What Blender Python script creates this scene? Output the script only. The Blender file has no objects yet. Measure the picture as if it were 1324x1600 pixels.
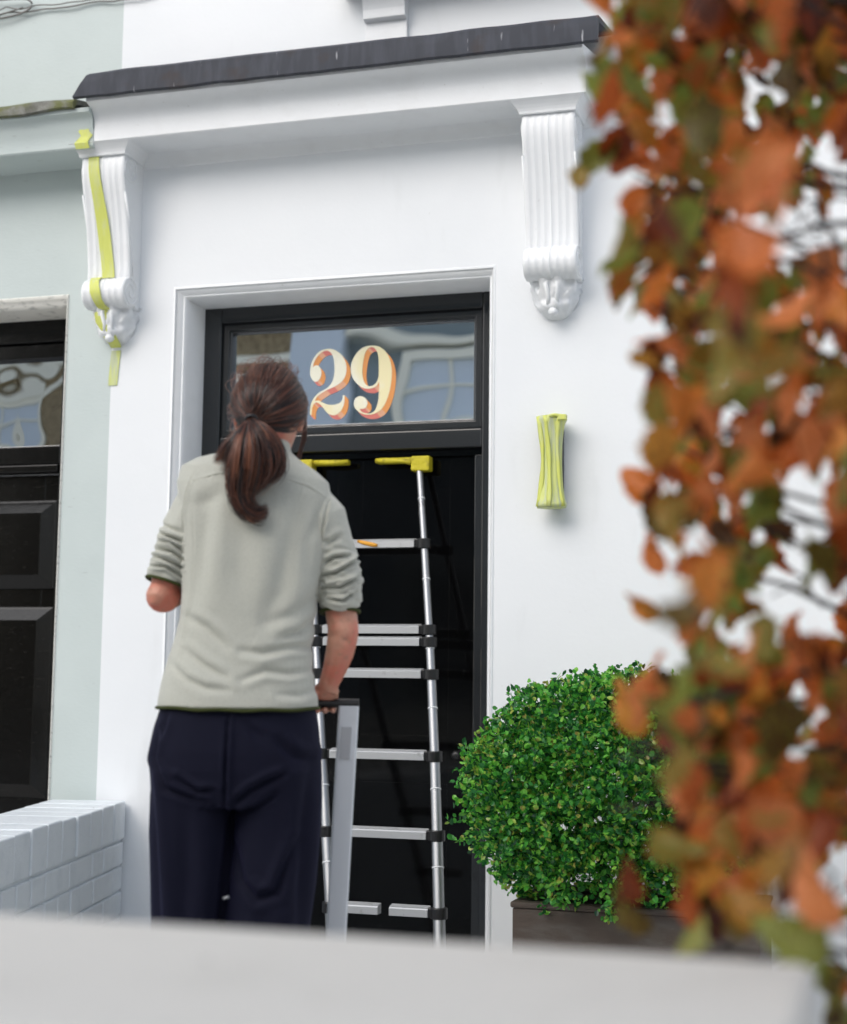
import bpy, math, random
import numpy as np
from mathutils import Vector, Matrix, noise as mnoise
random.seed(7); rng = np.random.RandomState(7)
S = bpy.context.scene; COL = S.collection
R = math.radians

# ---------------------------------------------------------------- camera, sky, sun, exposure
cam_d = bpy.data.cameras.new("camera"); cam = bpy.data.objects.new("camera", cam_d); COL.objects.link(cam)
S.camera = cam
cam.matrix_world = Matrix(((0.95709531, 0.02041917, 0.28905297, 1.95),
                           (0.28951861, -0.1091967, -0.95092327, -5.40),
                           (0.01214657, 0.99381041, -0.11042338, 1.30), (0, 0, 0, 1)))
cam_d.sensor_fit = 'VERTICAL'; cam_d.sensor_height = 36.0; cam_d.sensor_width = 36.0 * 1324 / 1600
cam_d.lens = 54.0; cam_d.clip_start = 0.05; cam_d.clip_end = 500
cam_d.dof.use_dof = True; cam_d.dof.focus_distance = 4.8; cam_d.dof.aperture_fstop = 2.35
W = bpy.data.worlds.new("World"); S.world = W; W.use_nodes = True
wn, wl = W.node_tree.nodes, W.node_tree.links
bg = wn["Background"]; sky = wn.new("ShaderNodeTexSky"); sky.sky_type = 'NISHITA'; sky.sun_disc = False
SUN_EL, SUN_AZ = R(38), R(205)        # azimuth clockwise from +Y: behind and left of the camera
sky.sun_elevation = SUN_EL; sky.sun_rotation = SUN_AZ; sky.dust_density = 2.6; sky.air_density = 1.0; sky.ozone_density = 1.0
hs = wn.new("ShaderNodeHueSaturation"); hs.inputs["Saturation"].default_value = 0.6
wl.new(sky.outputs[0], hs.inputs["Color"]); wl.new(hs.outputs[0], bg.inputs[0]); bg.inputs[1].default_value = 0.15
sd = bpy.data.lights.new("sun", 'SUN'); so = bpy.data.objects.new("sun", sd); COL.objects.link(so)
sd.energy = 1.3; sd.angle = R(60); sd.color = (1.0, 0.983, 0.958)
_d = Vector((math.sin(SUN_AZ) * math.cos(SUN_EL), math.cos(SUN_AZ) * math.cos(SUN_EL), math.sin(SUN_EL)))
so.rotation_euler = (-_d).to_track_quat('-Z', 'Y').to_euler(); so.location = (0, -8, 12)
S.view_settings.view_transform = 'Standard'; S.view_settings.look = 'None'
S.view_settings.exposure = 0.37; S.view_settings.gamma = 1.0; S.view_settings.use_curve_mapping = False
S.render.engine = 'CYCLES'; S.cycles.max_bounces = 8

# ---------------------------------------------------------------- helpers
class MB:
    def __init__(s): s.v = []; s.f = []; s.m = []
    def add(s, vs, fs, mi=0):
        b = len(s.v); s.v += [tuple(map(float, p)) for p in vs]; s.f += [tuple(b + i for i in f) for f in fs]; s.m += [mi] * len(fs); return s
    def box(s, x0, x1, y0, y1, z0, z1, mi=0):
        return s.add([(x0,y0,z0),(x1,y0,z0),(x1,y1,z0),(x0,y1,z0),(x0,y0,z1),(x1,y0,z1),(x1,y1,z1),(x0,y1,z1)],
                     [(0,3,2,1),(4,5,6,7),(0,1,5,4),(1,2,6,5),(2,3,7,6),(3,0,4,7)], mi)
    def hexa(s, p, mi=0):   # 8 points, order of box
        return s.add(p, [(0,3,2,1),(4,5,6,7),(0,1,5,4),(1,2,6,5),(2,3,7,6),(3,0,4,7)], mi)
    def prism_x(s, prof, x0, x1, mi=0):   # profile of (y, z) pulled along x
        n = len(prof); vs = [(x0, y, z) for y, z in prof] + [(x1, y, z) for y, z in prof]
        return s.add(vs, [(i, (i+1) % n, n+(i+1) % n, n+i) for i in range(n)] + [tuple(range(n))[::-1], tuple(range(n, 2*n))], mi)
    def rings(s, rs, closed=True, caps=True, mi=0):
        n = len(rs[0]); vs = [p for r in rs for p in r]; fs = []
        for k in range(len(rs)-1):
            for i in range(n if closed else n-1):
                j = (i+1) % n; fs.append((k*n+i, k*n+j, (k+1)*n+j, (k+1)*n+i))
        if caps: fs += [tuple(range(n))[::-1], tuple(range((len(rs)-1)*n, len(rs)*n))]
        return s.add(vs, fs, mi)
    def tube(s, pts, rad, n=12, flat=1.0, up=(0, 0, 1), mi=0, caps=True):
        pts = [Vector(p) for p in pts]; rs = []
        if not hasattr(rad, '__len__'): rad = [rad]*len(pts)
        prev = Vector(up)
        for i, p in enumerate(pts):
            t = (pts[min(i+1, len(pts)-1)] - pts[max(i-1, 0)]).normalized()
            a = prev - t*prev.dot(t)
            if a.length < 1e-4: a = Vector((1, 0, 0)) - t*t.x
            a.normalize(); prev = a; b = t.cross(a)
            rs.append([tuple(p + a*math.cos(q)*rad[i] + b*math.sin(q)*rad[i]*flat) for q in [2*math.pi*k/n for k in range(n)]])
        return s.rings(rs, mi=mi, caps=caps)
    def build(s, name, mats, parent=None, smooth=False, bevel=0, seg=2, auto=None):
        me = bpy.data.meshes.new(name); me.from_pydata(s.v, [], s.f)
        mats = mats if isinstance(mats, (list, tuple)) else [mats]
        for m in mats: me.materials.append(m)
        me.polygons.foreach_set('material_index', s.m)
        if smooth: me.polygons.foreach_set('use_smooth', [True]*len(me.polygons))
        me.update(); o = bpy.data.objects.new(name, me); COL.objects.link(o)
        if parent: o.parent = parent; o.matrix_parent_inverse = parent.matrix_world.inverted() if False else Matrix.Translation(-parent.location) if parent.rotation_euler.z == 0 else Matrix()
        if bevel:
            b = o.modifiers.new('bevel', 'BEVEL'); b.width = bevel; b.segments = seg; b.limit_method = 'ANGLE'; b.harden_normals = False
        if auto is not None:
            me.polygons.foreach_set('use_smooth', [True]*len(me.polygons))
            me.set_sharp_from_angle(angle=R(auto))
        return o
def tag(o, label, cat, group=None, kind=None):
    if label: o['label'] = label
    if cat: o['category'] = cat
    if group: o['group'] = group
    if kind: o['kind'] = kind
    return o
def empty(name, loc, label, cat, group=None):
    o = bpy.data.objects.new(name, None); COL.objects.link(o); o.location = loc; o.empty_display_size = 0.1
    return tag(o, label, cat, group)
def baked(o):      # apply modifiers without operators
    dg = bpy.context.evaluated_depsgraph_get(); me = bpy.data.meshes.new_from_object(o.evaluated_get(dg)); old = o.data
    o.modifiers.clear(); o.data = me; return o

# ---------------------------------------------------------------- materials
def mat(name, base, rough=0.6, metal=0.0, bump=None, mottle=None, coat=0.0, spec=None, sheen=0.0, trans=None):
    m = bpy.data.materials.new(name); m.use_nodes = True; n = m.node_tree.nodes; l = m.node_tree.links; b = n['Principled BSDF']
    b.inputs['Base Color'].default_value = (*base, 1); b.inputs['Roughness'].default_value = rough; b.inputs['Metallic'].default_value = metal
    b.inputs['Coat Weight'].default_value = coat; b.inputs['Coat Roughness'].default_value = 0.06
    if spec is not None: b.inputs['Specular IOR Level'].default_value = spec
    if sheen: b.inputs['Sheen Weight'].default_value = sheen; b.inputs['Sheen Roughness'].default_value = 0.5
    tc = n.new('ShaderNodeTexCoord')
    if mottle:     # list of (scale, amount, colour, stretch)
        prev = None
        for sc, lo, hi, c, st in mottle:
            mp = n.new('ShaderNodeMapping'); mp.inputs['Scale'].default_value = st; l.new(tc.outputs['Object'], mp.inputs[0])
            t = n.new('ShaderNodeTexNoise'); t.inputs['Scale'].default_value = sc; t.inputs['Detail'].default_value = 5; l.new(mp.outputs[0], t.inputs['Vector'])
            r = n.new('ShaderNodeMapRange'); r.inputs['From Min'].default_value = lo; r.inputs['From Max'].default_value = hi; l.new(t.outputs[0], r.inputs[0])
            x = n.new('ShaderNodeMix'); x.data_type = 'RGBA'; l.new(r.outputs[0], x.inputs['Factor'])
            if prev is None: x.inputs['A'].default_value = (*base, 1)
            else: l.new(prev, x.inputs['A'])
            x.inputs['B'].default_value = (*c, 1); prev = x.outputs['Result']
        l.new(prev, b.inputs['Base Color'])
    if bump:       # list of (scale, strength, distance, stretch)
        prev = None
        for sc, st, di, stre in bump:
            mp = n.new('ShaderNodeMapping'); mp.inputs['Scale'].default_value = stre; l.new(tc.outputs['Object'], mp.inputs[0])
            t = n.new('ShaderNodeTexNoise'); t.inputs['Scale'].default_value = sc; t.inputs['Detail'].default_value = 4; l.new(mp.outputs[0], t.inputs['Vector'])
            u = n.new('ShaderNodeBump'); u.inputs['Strength'].default_value = st; u.inputs['Distance'].default_value = di; l.new(t.outputs[0], u.inputs['Height'])
            if prev: l.new(prev, u.inputs['Normal'])
            prev = u.outputs[0]
        l.new(prev, b.inputs['Normal'])
    return m
I3 = (1, 1, 1)
M = {}
M['white'] = mat('white_masonry_paint', (.79,.812,.83), .55, bump=[(3,.4,.012,I3),(60,.2,.002,I3),(230,.12,.0008,I3)], mottle=[(1.6,.42,.75,(.745,.772,.795),(1,1,.6)),(7,.60,.85,(.70,.72,.73),(1,1,.25)),(40,.72,.80,(.62,.63,.63),I3)])
M['white_trim'] = mat('white_trim_paint', (.80,.82,.835), .45, bump=[(14,.3,.004,I3),(90,.2,.0015,I3)], mottle=[(9,.5,.8,(.75,.765,.775),I3),(60,.7,.8,(.6,.6,.59),I3)])
M['cream_trim'] = mat('cream_trim_paint', (.72,.71,.66), .5, bump=[(30,.4,.004,I3)], mottle=[(25,.55,.75,(.35,.35,.33),(1,1,3))])
M['sage'] = mat('grey_green_masonry_paint', (.535,.60,.588), .6, bump=[(4,.4,.012,I3),(45,.2,.003,(1,1,2.5))], mottle=[(3,.4,.75,(.50,.565,.555),I3),(38,.68,.74,(.42,.47,.46),(.4,1,2.6))])
M['brick_paint'] = mat('white_brick_paint', (.76,.805,.835), .5, bump=[(70,.6,.003,I3),(13,.7,.008,I3)], mottle=[(11,.5,.75,(.68,.73,.765),I3),(50,.70,.78,(.45,.46,.46),I3)])
M['lead'] = mat('lead_sheet', (.050,.054,.066), .62, .0, spec=.2, bump=[(6,.3,.01,I3),(80,.3,.002,(1,1,.25))], mottle=[(20,.45,.85,(.080,.086,.105),(1.6,1,.3)),(22,.70,.76,(.35,.36,.38),(2.2,1,.3)),(9,.55,.8,(.06,.045,.04),I3)])
M['mossy'] = mat('mossy_lead', (.12,.12,.10), .8, bump=[(40,.8,.01,I3)], mottle=[(7,.45,.6,(.13,.14,.05),I3),(20,.5,.7,(.22,.22,.20),I3)])
M['frame'] = mat('dark_grey_gloss_paint', (.016,.018,.020), .25, coat=.35, bump=[(70,.12,.002,(1,1,12)),(5,.12,.01,I3)])
M['door'] = mat('black_gloss_paint', (.002,.002,.0022), .10, coat=.05, spec=.22, bump=[(5,.10,.01,I3),(60,.06,.001,I3)])
M['oldblack'] = mat('weathered_black_paint', (.003,.003,.003), .12, coat=.05, spec=.3, bump=[(12,.15,.004,(1,1,1)),(90,.2,.0015,(.5,1,6))], mottle=[(30,.66,.78,(.05,.046,.04),(.6,1,7))])
M['alu'] = mat('brushed_aluminium', (.36,.37,.38), .42, .9, bump=[(200,.15,.001,(1,1,.05))], mottle=[(14,.6,.8,(.42,.42,.43),I3)])
M['alu_pale'] = mat('pale_matt_aluminium', (.66,.69,.73), .5, .35, bump=[(180,.1,.001,(1,1,.05))], mottle=[(12,.6,.8,(.58,.6,.63),I3)])
M['alu_rung'] = mat('matt_aluminium', (.58,.59,.60), .42, .75, mottle=[(30,.62,.8,(.38,.38,.38),I3)])
M['plastic'] = mat('black_plastic', (.012,.012,.013), .35)
M['tape'] = mat('yellow_masking_tape', (.62,.66,.15), .55, bump=[(60,.6,.004,(1,1,.3))], mottle=[(22,.5,.75,(.60,.64,.30),(2,2,.4))])
M['tape_pale'] = mat('yellow_tape_on_wall', (.60,.65,.22), .6, bump=[(50,.4,.003,I3)], mottle=[(30,.42,.62,(.50,.55,.36),(2,2,.25))])
M['tape_dark'] = mat('yellow_foam_tape', (.55,.47,.015), .6, bump=[(45,.9,.006,I3)], mottle=[(30,.55,.7,(.28,.22,.01),I3)])
M['orange_tape'] = mat('orange_tape', (.70,.32,.02), .5, mottle=[(60,.55,.7,(.25,.10,.01),I3)])
M['fleece'] = mat('sage_grey_fleece', (.50,.505,.445), .95, sheen=.25, spec=.15, bump=[(320,.35,.0012,I3),(16,.25,.006,I3)], mottle=[(260,.45,.75,(.44,.445,.39),I3)])
M['olive'] = mat('olive_binding', (.045,.055,.015), .8, spec=.2)
M['navy'] = mat('dark_navy_wool_cloth', (.0040,.0045,.0145), .85, sheen=.05, spec=.2, bump=[(9,.4,.012,(1,1,.35)),(300,.2,.001,I3)])
M['navy'].node_tree.nodes['Principled BSDF'].inputs['Sheen Tint'].default_value = (.25,.25,.8,1)
M['skin'] = mat('skin', (.58,.29,.20), .48, bump=[(160,.3,.0012,I3),(40,.2,.002,I3)], mottle=[(14,.42,.62,(.60,.185,.125),I3),(60,.55,.75,(.42,.21,.14),I3)])
M['skin'].node_tree.nodes['Principled BSDF'].inputs['Subsurface Weight'].default_value = .05
M['skin'].node_tree.nodes['Principled BSDF'].inputs['Subsurface Radius'].default_value = (.02,.008,.004)
M['skin'].node_tree.nodes['Principled BSDF'].inputs['Subsurface Scale'].default_value = .3
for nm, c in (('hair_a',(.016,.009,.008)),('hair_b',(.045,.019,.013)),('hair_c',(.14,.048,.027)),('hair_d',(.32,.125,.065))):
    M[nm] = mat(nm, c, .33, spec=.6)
M['shoe'] = mat('black_leather', (.012,.012,.012), .4)
M['stone'] = mat('pale_stone', (.55,.54,.50), .7, bump=[(30,.3,.004,I3)], mottle=[(5,.5,.8,(.48,.46,.42),I3)])
M['coping'] = mat('pale_concrete_coping', (.64,.625,.585), .7, bump=[(14,.4,.006,I3),(120,.3,.001,I3)], mottle=[(7,.5,.75,(.58,.565,.525),I3),(6,.66,.74,(.42,.40,.37),I3),(45,.7,.76,(.34,.33,.30),I3)])
M['trough'] = mat('weathered_dark_planter', (.075,.056,.044), .75, bump=[(30,.5,.006,(1,1,2)),(140,.3,.002,I3)], mottle=[(9,.45,.7,(.10,.088,.076),(1,1,3)),(60,.72,.76,(.3,.28,.26),I3)])
M['soil'] = mat('dark_soil', (.02,.014,.01), .95, bump=[(60,1,.02,I3)])
M['asphalt'] = mat('asphalt', (.06,.06,.06), .9, bump=[(120,.6,.004,I3)])
M['paving'] = mat('pale_concrete_paving', (.60,.59,.57), .8, bump=[(60,.3,.003,I3)], mottle=[(3,.4,.7,(.55,.54,.52),I3)])
M['bark'] = mat('dark_bark', (.035,.026,.024), .85, bump=[(60,.8,.004,(1,1,.3))])
M['wire'] = mat('grey_cable', (.20,.19,.18), .6)
M['wire_dark'] = mat('dark_cable', (.05,.045,.04), .6)
M['house_brick'] = mat('brown_stock_brick', (.38,.31,.19), .85, bump=[(20,.5,.01,I3)], mottle=[(14,.4,.7,(.13,.085,.05),I3)])
M['slate_blue'] = mat('slate_blue_render', (.25,.31,.34), .7)
M['sky_blue'] = mat('pale_blue_render', (.62,.70,.78), .7)
M['cream'] = mat('cream_stucco', (.85,.84,.72), .6)
M['carpaint'] = mat('dark_blue_car_paint', (.03,.05,.08), .2, coat=1)
M['tyre'] = mat('tyre_rubber', (.02,.02,.02), .8)
M['gold'] = mat('pale_gold_leaf', (.84,.82,.68), .4, mottle=[(5,.42,.6,(.84,.76,.46),I3)])
M['gold2'] = mat('yellow_gold_leaf', (.80,.66,.30), .4)
M['coral'] = mat('coral_sign_paint', (.62,.17,.14), .5)
M['orange'] = mat('orange_sign_paint', (.72,.29,.08), .5)
M['peach'] = mat('peach_sign_paint', (.70,.36,.22), .5)
def glass_mat(name, refl, tint, wave):
    m = bpy.data.materials.new(name); m.use_nodes = True; n = m.node_tree.nodes; l = m.node_tree.links; n.clear()
    out = n.new('ShaderNodeOutputMaterial'); mx = n.new('ShaderNodeMixShader'); g = n.new('ShaderNodeBsdfGlossy'); t = n.new('ShaderNodeBsdfTransparent')
    g.inputs['Roughness'].default_value = .004; g.inputs['Color'].default_value = (.95,.97,1,1); t.inputs['Color'].default_value = (*tint, 1)
    mx.inputs[0].default_value = refl; l.new(t.outputs[0], mx.inputs[1]); l.new(g.outputs[0], mx.inputs[2]); l.new(mx.outputs[0], out.inputs[0])
    tc = n.new('ShaderNodeTexCoord'); x = n.new('ShaderNodeTexNoise'); x.inputs['Scale'].default_value = wave[0]; x.inputs['Detail'].default_value = 1.0; l.new(tc.outputs['Object'], x.inputs['Vector'])
    b = n.new('ShaderNodeBump'); b.inputs['Strength'].default_value = wave[1]; b.inputs['Distance'].default_value = wave[2]; l.new(x.outputs[0], b.inputs['Height']); l.new(b.outputs[0], g.inputs['Normal'])
    return m
M['glass'] = glass_mat('fanlight_glass', .88, (.5,.52,.5), (2.0,.6,.0045))
M['oldglass'] = glass_mat('old_wavy_glass', .70, (.4,.42,.38), (4,1.0,.0032))
M['winglass'] = mat('window_glass', (.03,.05,.07), .04, coat=1)
def leaf_mat(name, cols, rough=.45, trans=.35):
    m = bpy.data.materials.new(name); m.use_nodes = True; n = m.node_tree.nodes; l = m.node_tree.links; b = n['Principled BSDF']; out = n['Material Output']
    oi = n.new('ShaderNodeObjectInfo'); tc = n.new('ShaderNodeTexCoord'); ge = n.new('ShaderNodeNewGeometry')
    ns = n.new('ShaderNodeTexNoise'); ns.inputs['Scale'].default_value = 26; ns.inputs['Detail'].default_value = 3; l.new(tc.outputs['Object'], ns.inputs['Vector'])
    ad = n.new('ShaderNodeMath'); ad.operation = 'ADD'; l.new(oi.outputs['Random'], ad.inputs[0]); l.new(ge.outputs['Random Per Island'], ad.inputs[1])
    fr = n.new('ShaderNodeMath'); fr.operation = 'FRACT'; l.new(ad.outputs[0], fr.inputs[0])
    a2 = n.new('ShaderNodeMath'); a2.operation = 'MULTIPLY_ADD'; a2.inputs[1].default_value = .55; a2.inputs[2].default_value = -.27; l.new(ns.outputs[0], a2.inputs[0])
    a3 = n.new('ShaderNodeMath'); a3.operation = 'ADD'; l.new(fr.outputs[0], a3.inputs[0]); l.new(a2.outputs[0], a3.inputs[1])
    cr = n.new('ShaderNodeValToRGB'); e = cr.color_ramp.elements
    for i, (p, c) in enumerate(cols):
        if i < 2: e[i].position = p; e[i].color = (*c, 1)
        else: q = e.new(p); q.color = (*c, 1)
    l.new(a3.outputs[0], cr.inputs[0]); l.new(cr.outputs[0], b.inputs['Base Color']); b.inputs['Roughness'].default_value = rough
    tr = n.new('ShaderNodeBsdfTranslucent'); l.new(cr.outputs[0], tr.inputs[0]); mx = n.new('ShaderNodeMixShader'); mx.inputs[0].default_value = trans
    l.new(b.outputs[0], mx.inputs[1]); l.new(tr.outputs[0], mx.inputs[2]); l.new(mx.outputs[0], out.inputs[0])
    return m
M['autumn'] = leaf_mat('autumn_leaf', [(0,(.05,.018,.008)),(1,(.20,.24,.04)),(.10,(.28,.05,.012)),(.22,(.66,.16,.025)),(.34,(.86,.33,.13)),(.46,(.72,.17,.02)),(.55,(.62,.34,.05)),(.62,(.10,.04,.012)),(.70,(.07,.035,.012)),(.76,(.30,.29,.04)),(.86,(.22,.36,.08)),(.94,(.50,.12,.02))], .45, .5)
M['boxleaf'] = leaf_mat('box_leaf', [(0,(.010,.060,.022)),(1,(.46,.64,.10)),(.34,(.030,.20,.040)),(.62,(.10,.44,.055)),(.88,(.28,.68,.09)),(.98,(.42,.30,.09))], .30, .42)

# ---------------------------------------------------------------- ground, street
def flat(name, x0, x1, y0, y1, z, m, thick=.05):
    o = MB().box(x0, x1, y0, y1, z-thick, z).build(name, m); o['kind'] = 'structure'; return o
flat('ground', -120, 120, -120, 60, -.30, M['paving'], .2)
flat('garden_path', -1.0, 6, -4.1, 0, 0, M['paving'], .29)
flat('neighbour_path', -8, -1.0, -4.1, 0, -.004, M['paving'], .28)
flat('pavement', -40, 40, -7.2, -4.55, -.05, M['paving'], .24)
flat('road', -60, 60, -13.5, -7.3, -.18, M['asphalt'], .1)
flat('far_pavement', -60, 60, -16, -13.6, -.05, M['paving'], .24)

# ---------------------------------------------------------------- facades
def wall_holes(mb, x0, x1, z0, z1, y0, y1, holes):
    xs = sorted({x0, x1, *[h[0] for h in holes], *[h[1] for h in holes]}); zs = sorted({z0, z1, *[h[2] for h in holes], *[h[3] for h in holes]})
    inside = lambda x, z: any(h[0] < x < h[1] and h[2] < z < h[3] for h in holes)
    for a, b in zip(xs, xs[1:]):
        for c, d in zip(zs, zs[1:]):
            if not inside((a+b)/2, (c+d)/2):
                mb.add([(a,y0,c),(b,y0,c),(b,y0,d),(a,y0,d)], [(0,1,2,3)]); mb.add([(a,y1,c),(b,y1,c),(b,y1,d),(a,y1,d)], [(3,2,1,0)])
    for a, b, c, d in holes:
        mb.add([(a,y0,c),(a,y1,c),(a,y1,d),(a,y0,d)], [(0,1,2,3)]); mb.add([(b,y0,c),(b,y1,c),(b,y1,d),(b,y0,d)], [(3,2,1,0)])
        mb.add([(a,y0,d),(b,y0,d),(b,y1,d),(a,y1,d)], [(3,2,1,0)])
    mb.add([(x0,y0,z0),(x0,y1,z0),(x0,y1,z1),(x0,y0,z1)], [(3,2,1,0)]); mb.add([(x1,y0,z0),(x1,y1,z0),(x1,y1,z1),(x1,y0,z1)], [(0,1,2,3)])
    mb.add([(x0,y0,z1),(x1,y0,z1),(x1,y1,z1),(x0,y1,z1)], [(0,1,2,3)])
def architrave(mb, xl, xr, zt, prof, z0=0.0):    # prof: (inset left, inset right, inset top, y)
    rings = []
    for il, ir, it, y in prof: rings.append([(xl+il, y, z0), (xl+il, y, zt-it), (xr-ir, y, zt-it), (xr-ir, y, z0)])
    mb.rings(rings, closed=False, caps=False)
house = empty('terraced_house', (0, 0, 0), 'white painted house front with dark doorway numbered 29', 'house')
mb = MB(); wall_holes(mb, -1.0, 6.5, 0, 9, 0, .32, [(-.736, .577, 0, 2.845)]); mb.build('wall', M['white'], house)
AP = [(0,0,0,0.0),(.004,.003,.004,-.004),(.011,.007,.011,-.005),(.014,.009,.014,.002),(.020,.013,.020,.004),(.034,.020,.034,.022),(.040,.025,.038,.021),(.050,.030,.048,.032),(.0505,.0305,.0485,.3)]
mb = MB(); architrave(mb, -.736, .577, 2.845, AP); mb.build('architrave', M['white_trim'], house, auto=50)
mb = MB().box(-.75, .60, -.02, .34, 0, .045); mb.build('doorstep', M['stone'], house, bevel=.008)

# cornice of the white house
prof = [(0,3.336),(-.006,3.34),(-.012,3.362),(-.022,3.380),(-.032,3.389),(-.198,3.391),(-.203,3.396),(-.203,3.462),(-.206,3.48),(-.214,3.500),(-.230,3.516),(-.256,3.524),(-.274,3.530),(-.274,3.545),(0,3.61)]
mb = MB().prism_x(prof, -1.0, .955); cor = mb.build('cornice', M['white_trim'], house, auto=35)
# lead flashing, softly dressed over the edge
def lead(mb, x0, x1, zb, zt, y, n=40, amp=.003, tipl=0):
    rs = []
    for i in range(n+1):
        x = x0 + (x1-x0)*i/n; w = amp*mnoise.noise(Vector((x*5, 3.1, zb)))*2; w2 = amp*mnoise.noise(Vector((x*9, 7.7, zb)))*1.5
        rs.append([(x,y+.012,zb-.004+w2),(x,y-.004,zb+w2),(x,y-.004+w,zb+(zt-zb)*.5),(x,y,zt-.012+w),(x,y+.014,zt+w),(x,.004,zt+.06),(x,.004,zt+.045),(x,y+.03,zt-.02),(x,y+.012,zb+.01)])
    if tipl:
        for k, p in enumerate(rs[0]): rs[0][k] = (x0 + tipl*max(0, min(1, (p[2]-zb)/(zt-zb))), p[1], p[2])
        for k, p in enumerate(rs[1]): rs[1][k] = (max(p[0], rs[0][k][0]+.004), p[1], p[2])
        for k, p in enumerate(rs[2]): rs[2][k] = (max(p[0], rs[0][k][0]+.012), p[1], p[2])
    mb.rings(rs)
mb = MB(); lead(mb, -1.045, 1.015, 3.540, 3.638, -.300, tipl=.065); mb.build('lead_flashing', M['lead'], cor, auto=40)

# scrolled brackets
def bracket(parent, x0, x1, name='cornice_bracket'):
    fr = [(.02,3.375),(.12,3.372),(.152,3.362),(.165,3.338),(.169,3.30),(.165,3.26),(.153,3.215),(.137,3.16),(.121,3.10),(.108,3.03),(.098,2.96),(.092,2.90),(.092,2.874)]
    c = (.078, 2.812); r = .062
    for k in range(11):
        a = R(78 - k*21); fr.append((c[0]+r*math.cos(a), c[1]+r*math.sin(a)))
    fr.append((.02, c[1]-r+.004))
    W_ = x1-x0; nx = 46; rs = []
    for i in range(nx+1):
        t = i/nx; x = x0+W_*t; ring = []
        e = min(t, 1-t)*W_
        for k, (d, z) in enumerate(fr):
            a = fr[max(k-1, 0)]; b = fr[min(k+1, len(fr)-1)]; tx, tz = b[0]-a[0], b[1]-a[1]; L = math.hypot(tx, tz) or 1; nd, nz = -tz/L, tx/L
            g = 0
            if e > .016 and 2 < k < len(fr)-1:
                q = (t-.5)*W_
                g = -.0035*(abs(math.sin(q*math.pi/.0265)))**.6 + .0015
            g -= .004*max(0, 1-e/.006)
            ring.append((x, -(d+nd*g), z+nz*g))
        ring += [(x, .002, c[1]-r+.01), (x, .002, 3.375)]
        rs.append(ring)
    mb = MB().rings(rs); o = mb.build(name, M['white_trim'], parent, auto=38)
    # volutes on both cheeks
    for sx in (x0, x1):
        mb = MB()
        for (cy, cz, r0, turns) in ((.115,3.30,.050,2.2),(.078,2.812,.052,1.8)):
            pts = []; n = 44
            for k in range(n+1):
                t = k/n; rr = r0*(1-t)**.85+.006; a = R(90)+t*turns*2*math.pi
                pts.append((sx, -(cy+rr*math.cos(a)), cz+rr*math.sin(a)))
            mb.tube(pts, [.0062*(1-.5*k/n) for k in range(n+1)], 6)
        mb.tube([(sx,-.148,3.20),(sx,-.10,3.08),(sx,-.07,2.95),(sx,-.068,2.88)], [.005,.006,.006,.004], 6)
        mb.build('volute', M['white_trim'], o, smooth=True)
    # acanthus drop below the roll
    cx = (x0+x1)/2; rs = []; n = 22; m_ = 30
    for k in range(n+1):
        t = k/n; z = 2.768 - .146*t
        w = .086*(1-.15*t)*math.sqrt(max(0, 1-(max(0, t-.15)/.87)**2.6))+.004; d = .098*(1-.30*t)*math.sqrt(max(0, 1-t**3))+.004
        if .58 < t < .95: d += .018*math.sin((t-.58)/.37*math.pi)
        ring = []
        for i in range(m_):
            a = math.pi*2*i/m_; lob = 1 + .13*math.cos(a*9+1.2*math.sin(t*9)) * (1-t*.4) + .07*mnoise.noise(Vector((math.cos(a)*3, math.sin(a)*3, t*8)))
            ring.append((cx+w*math.cos(a)*lob, -max(-.001, d*math.sin(a)*lob if math.sin(a) > 0 else .01*math.sin(a)), z))
        rs.append(ring)
    mb = MB().rings(rs)
    mb.tube([(cx,-.058,2.645),(cx,-.062,2.636),(cx,-.055,2.628)], [.018,.02,.012], 12)
    for s in (-1, 1):
        mb.tube([(cx+s*.05,-.02,2.765),(cx+s*.062,-.045,2.735),(cx+s*.052,-.062,2.705),(cx+s*.03,-.06,2.69)], [.010,.014,.011,.006], 8)
        mb.tube([(cx+s*.018,-.07,2.77),(cx+s*.022,-.092,2.735),(cx+s*.014,-.08,2.69),(cx+s*.02,-.07,2.66)], [.007,.010,.008,.006], 8)
    mb.build('acanthus_leaf', M['white_trim'], o, smooth=True)
    # flared cap
    mb = MB(); rs = []
    for t in range(6):
        f = t/5; ex = .008+.036*f**1.8; z = 3.345+.05*f
        rs.append([(x0-ex, .002, z), (x0-ex, -.168-.9*ex, z), (x1+ex, -.168-.9*ex, z), (x1+ex, .002, z)])
    mb.rings(rs); mb.build('bracket_cap', M['white_trim'], o, bevel=.002)
    return o
bl = bracket(house, -1.07, -.885); br = bracket(house, .712, .905)
bl['label'] = 'scrolled bracket with yellow tape at the join of both houses'; br['label'] = 'clean white scrolled bracket right of the doorway'

# sill and bracket above the cornice
mb = MB().box(-.04, 1.9, -.16, .0, 3.955, 4.03).box(-.06, 1.92, -.2, 0, 4.03, 4.08); mb.build('window_sill', M['white_trim'], house, bevel=.006)
mb = MB().prism_x([(0,3.62),(-.02,3.62),(-.022,3.80),(-.024,3.83),(-.05,3.835),(-.052,3.87),(-.06,3.91),(-.09,3.935),(-.13,3.95),(-.13,3.956),(0,3.956)], .055, .225)
mb.build('sill_bracket', M['white_trim'], house, bevel=.004)

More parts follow.
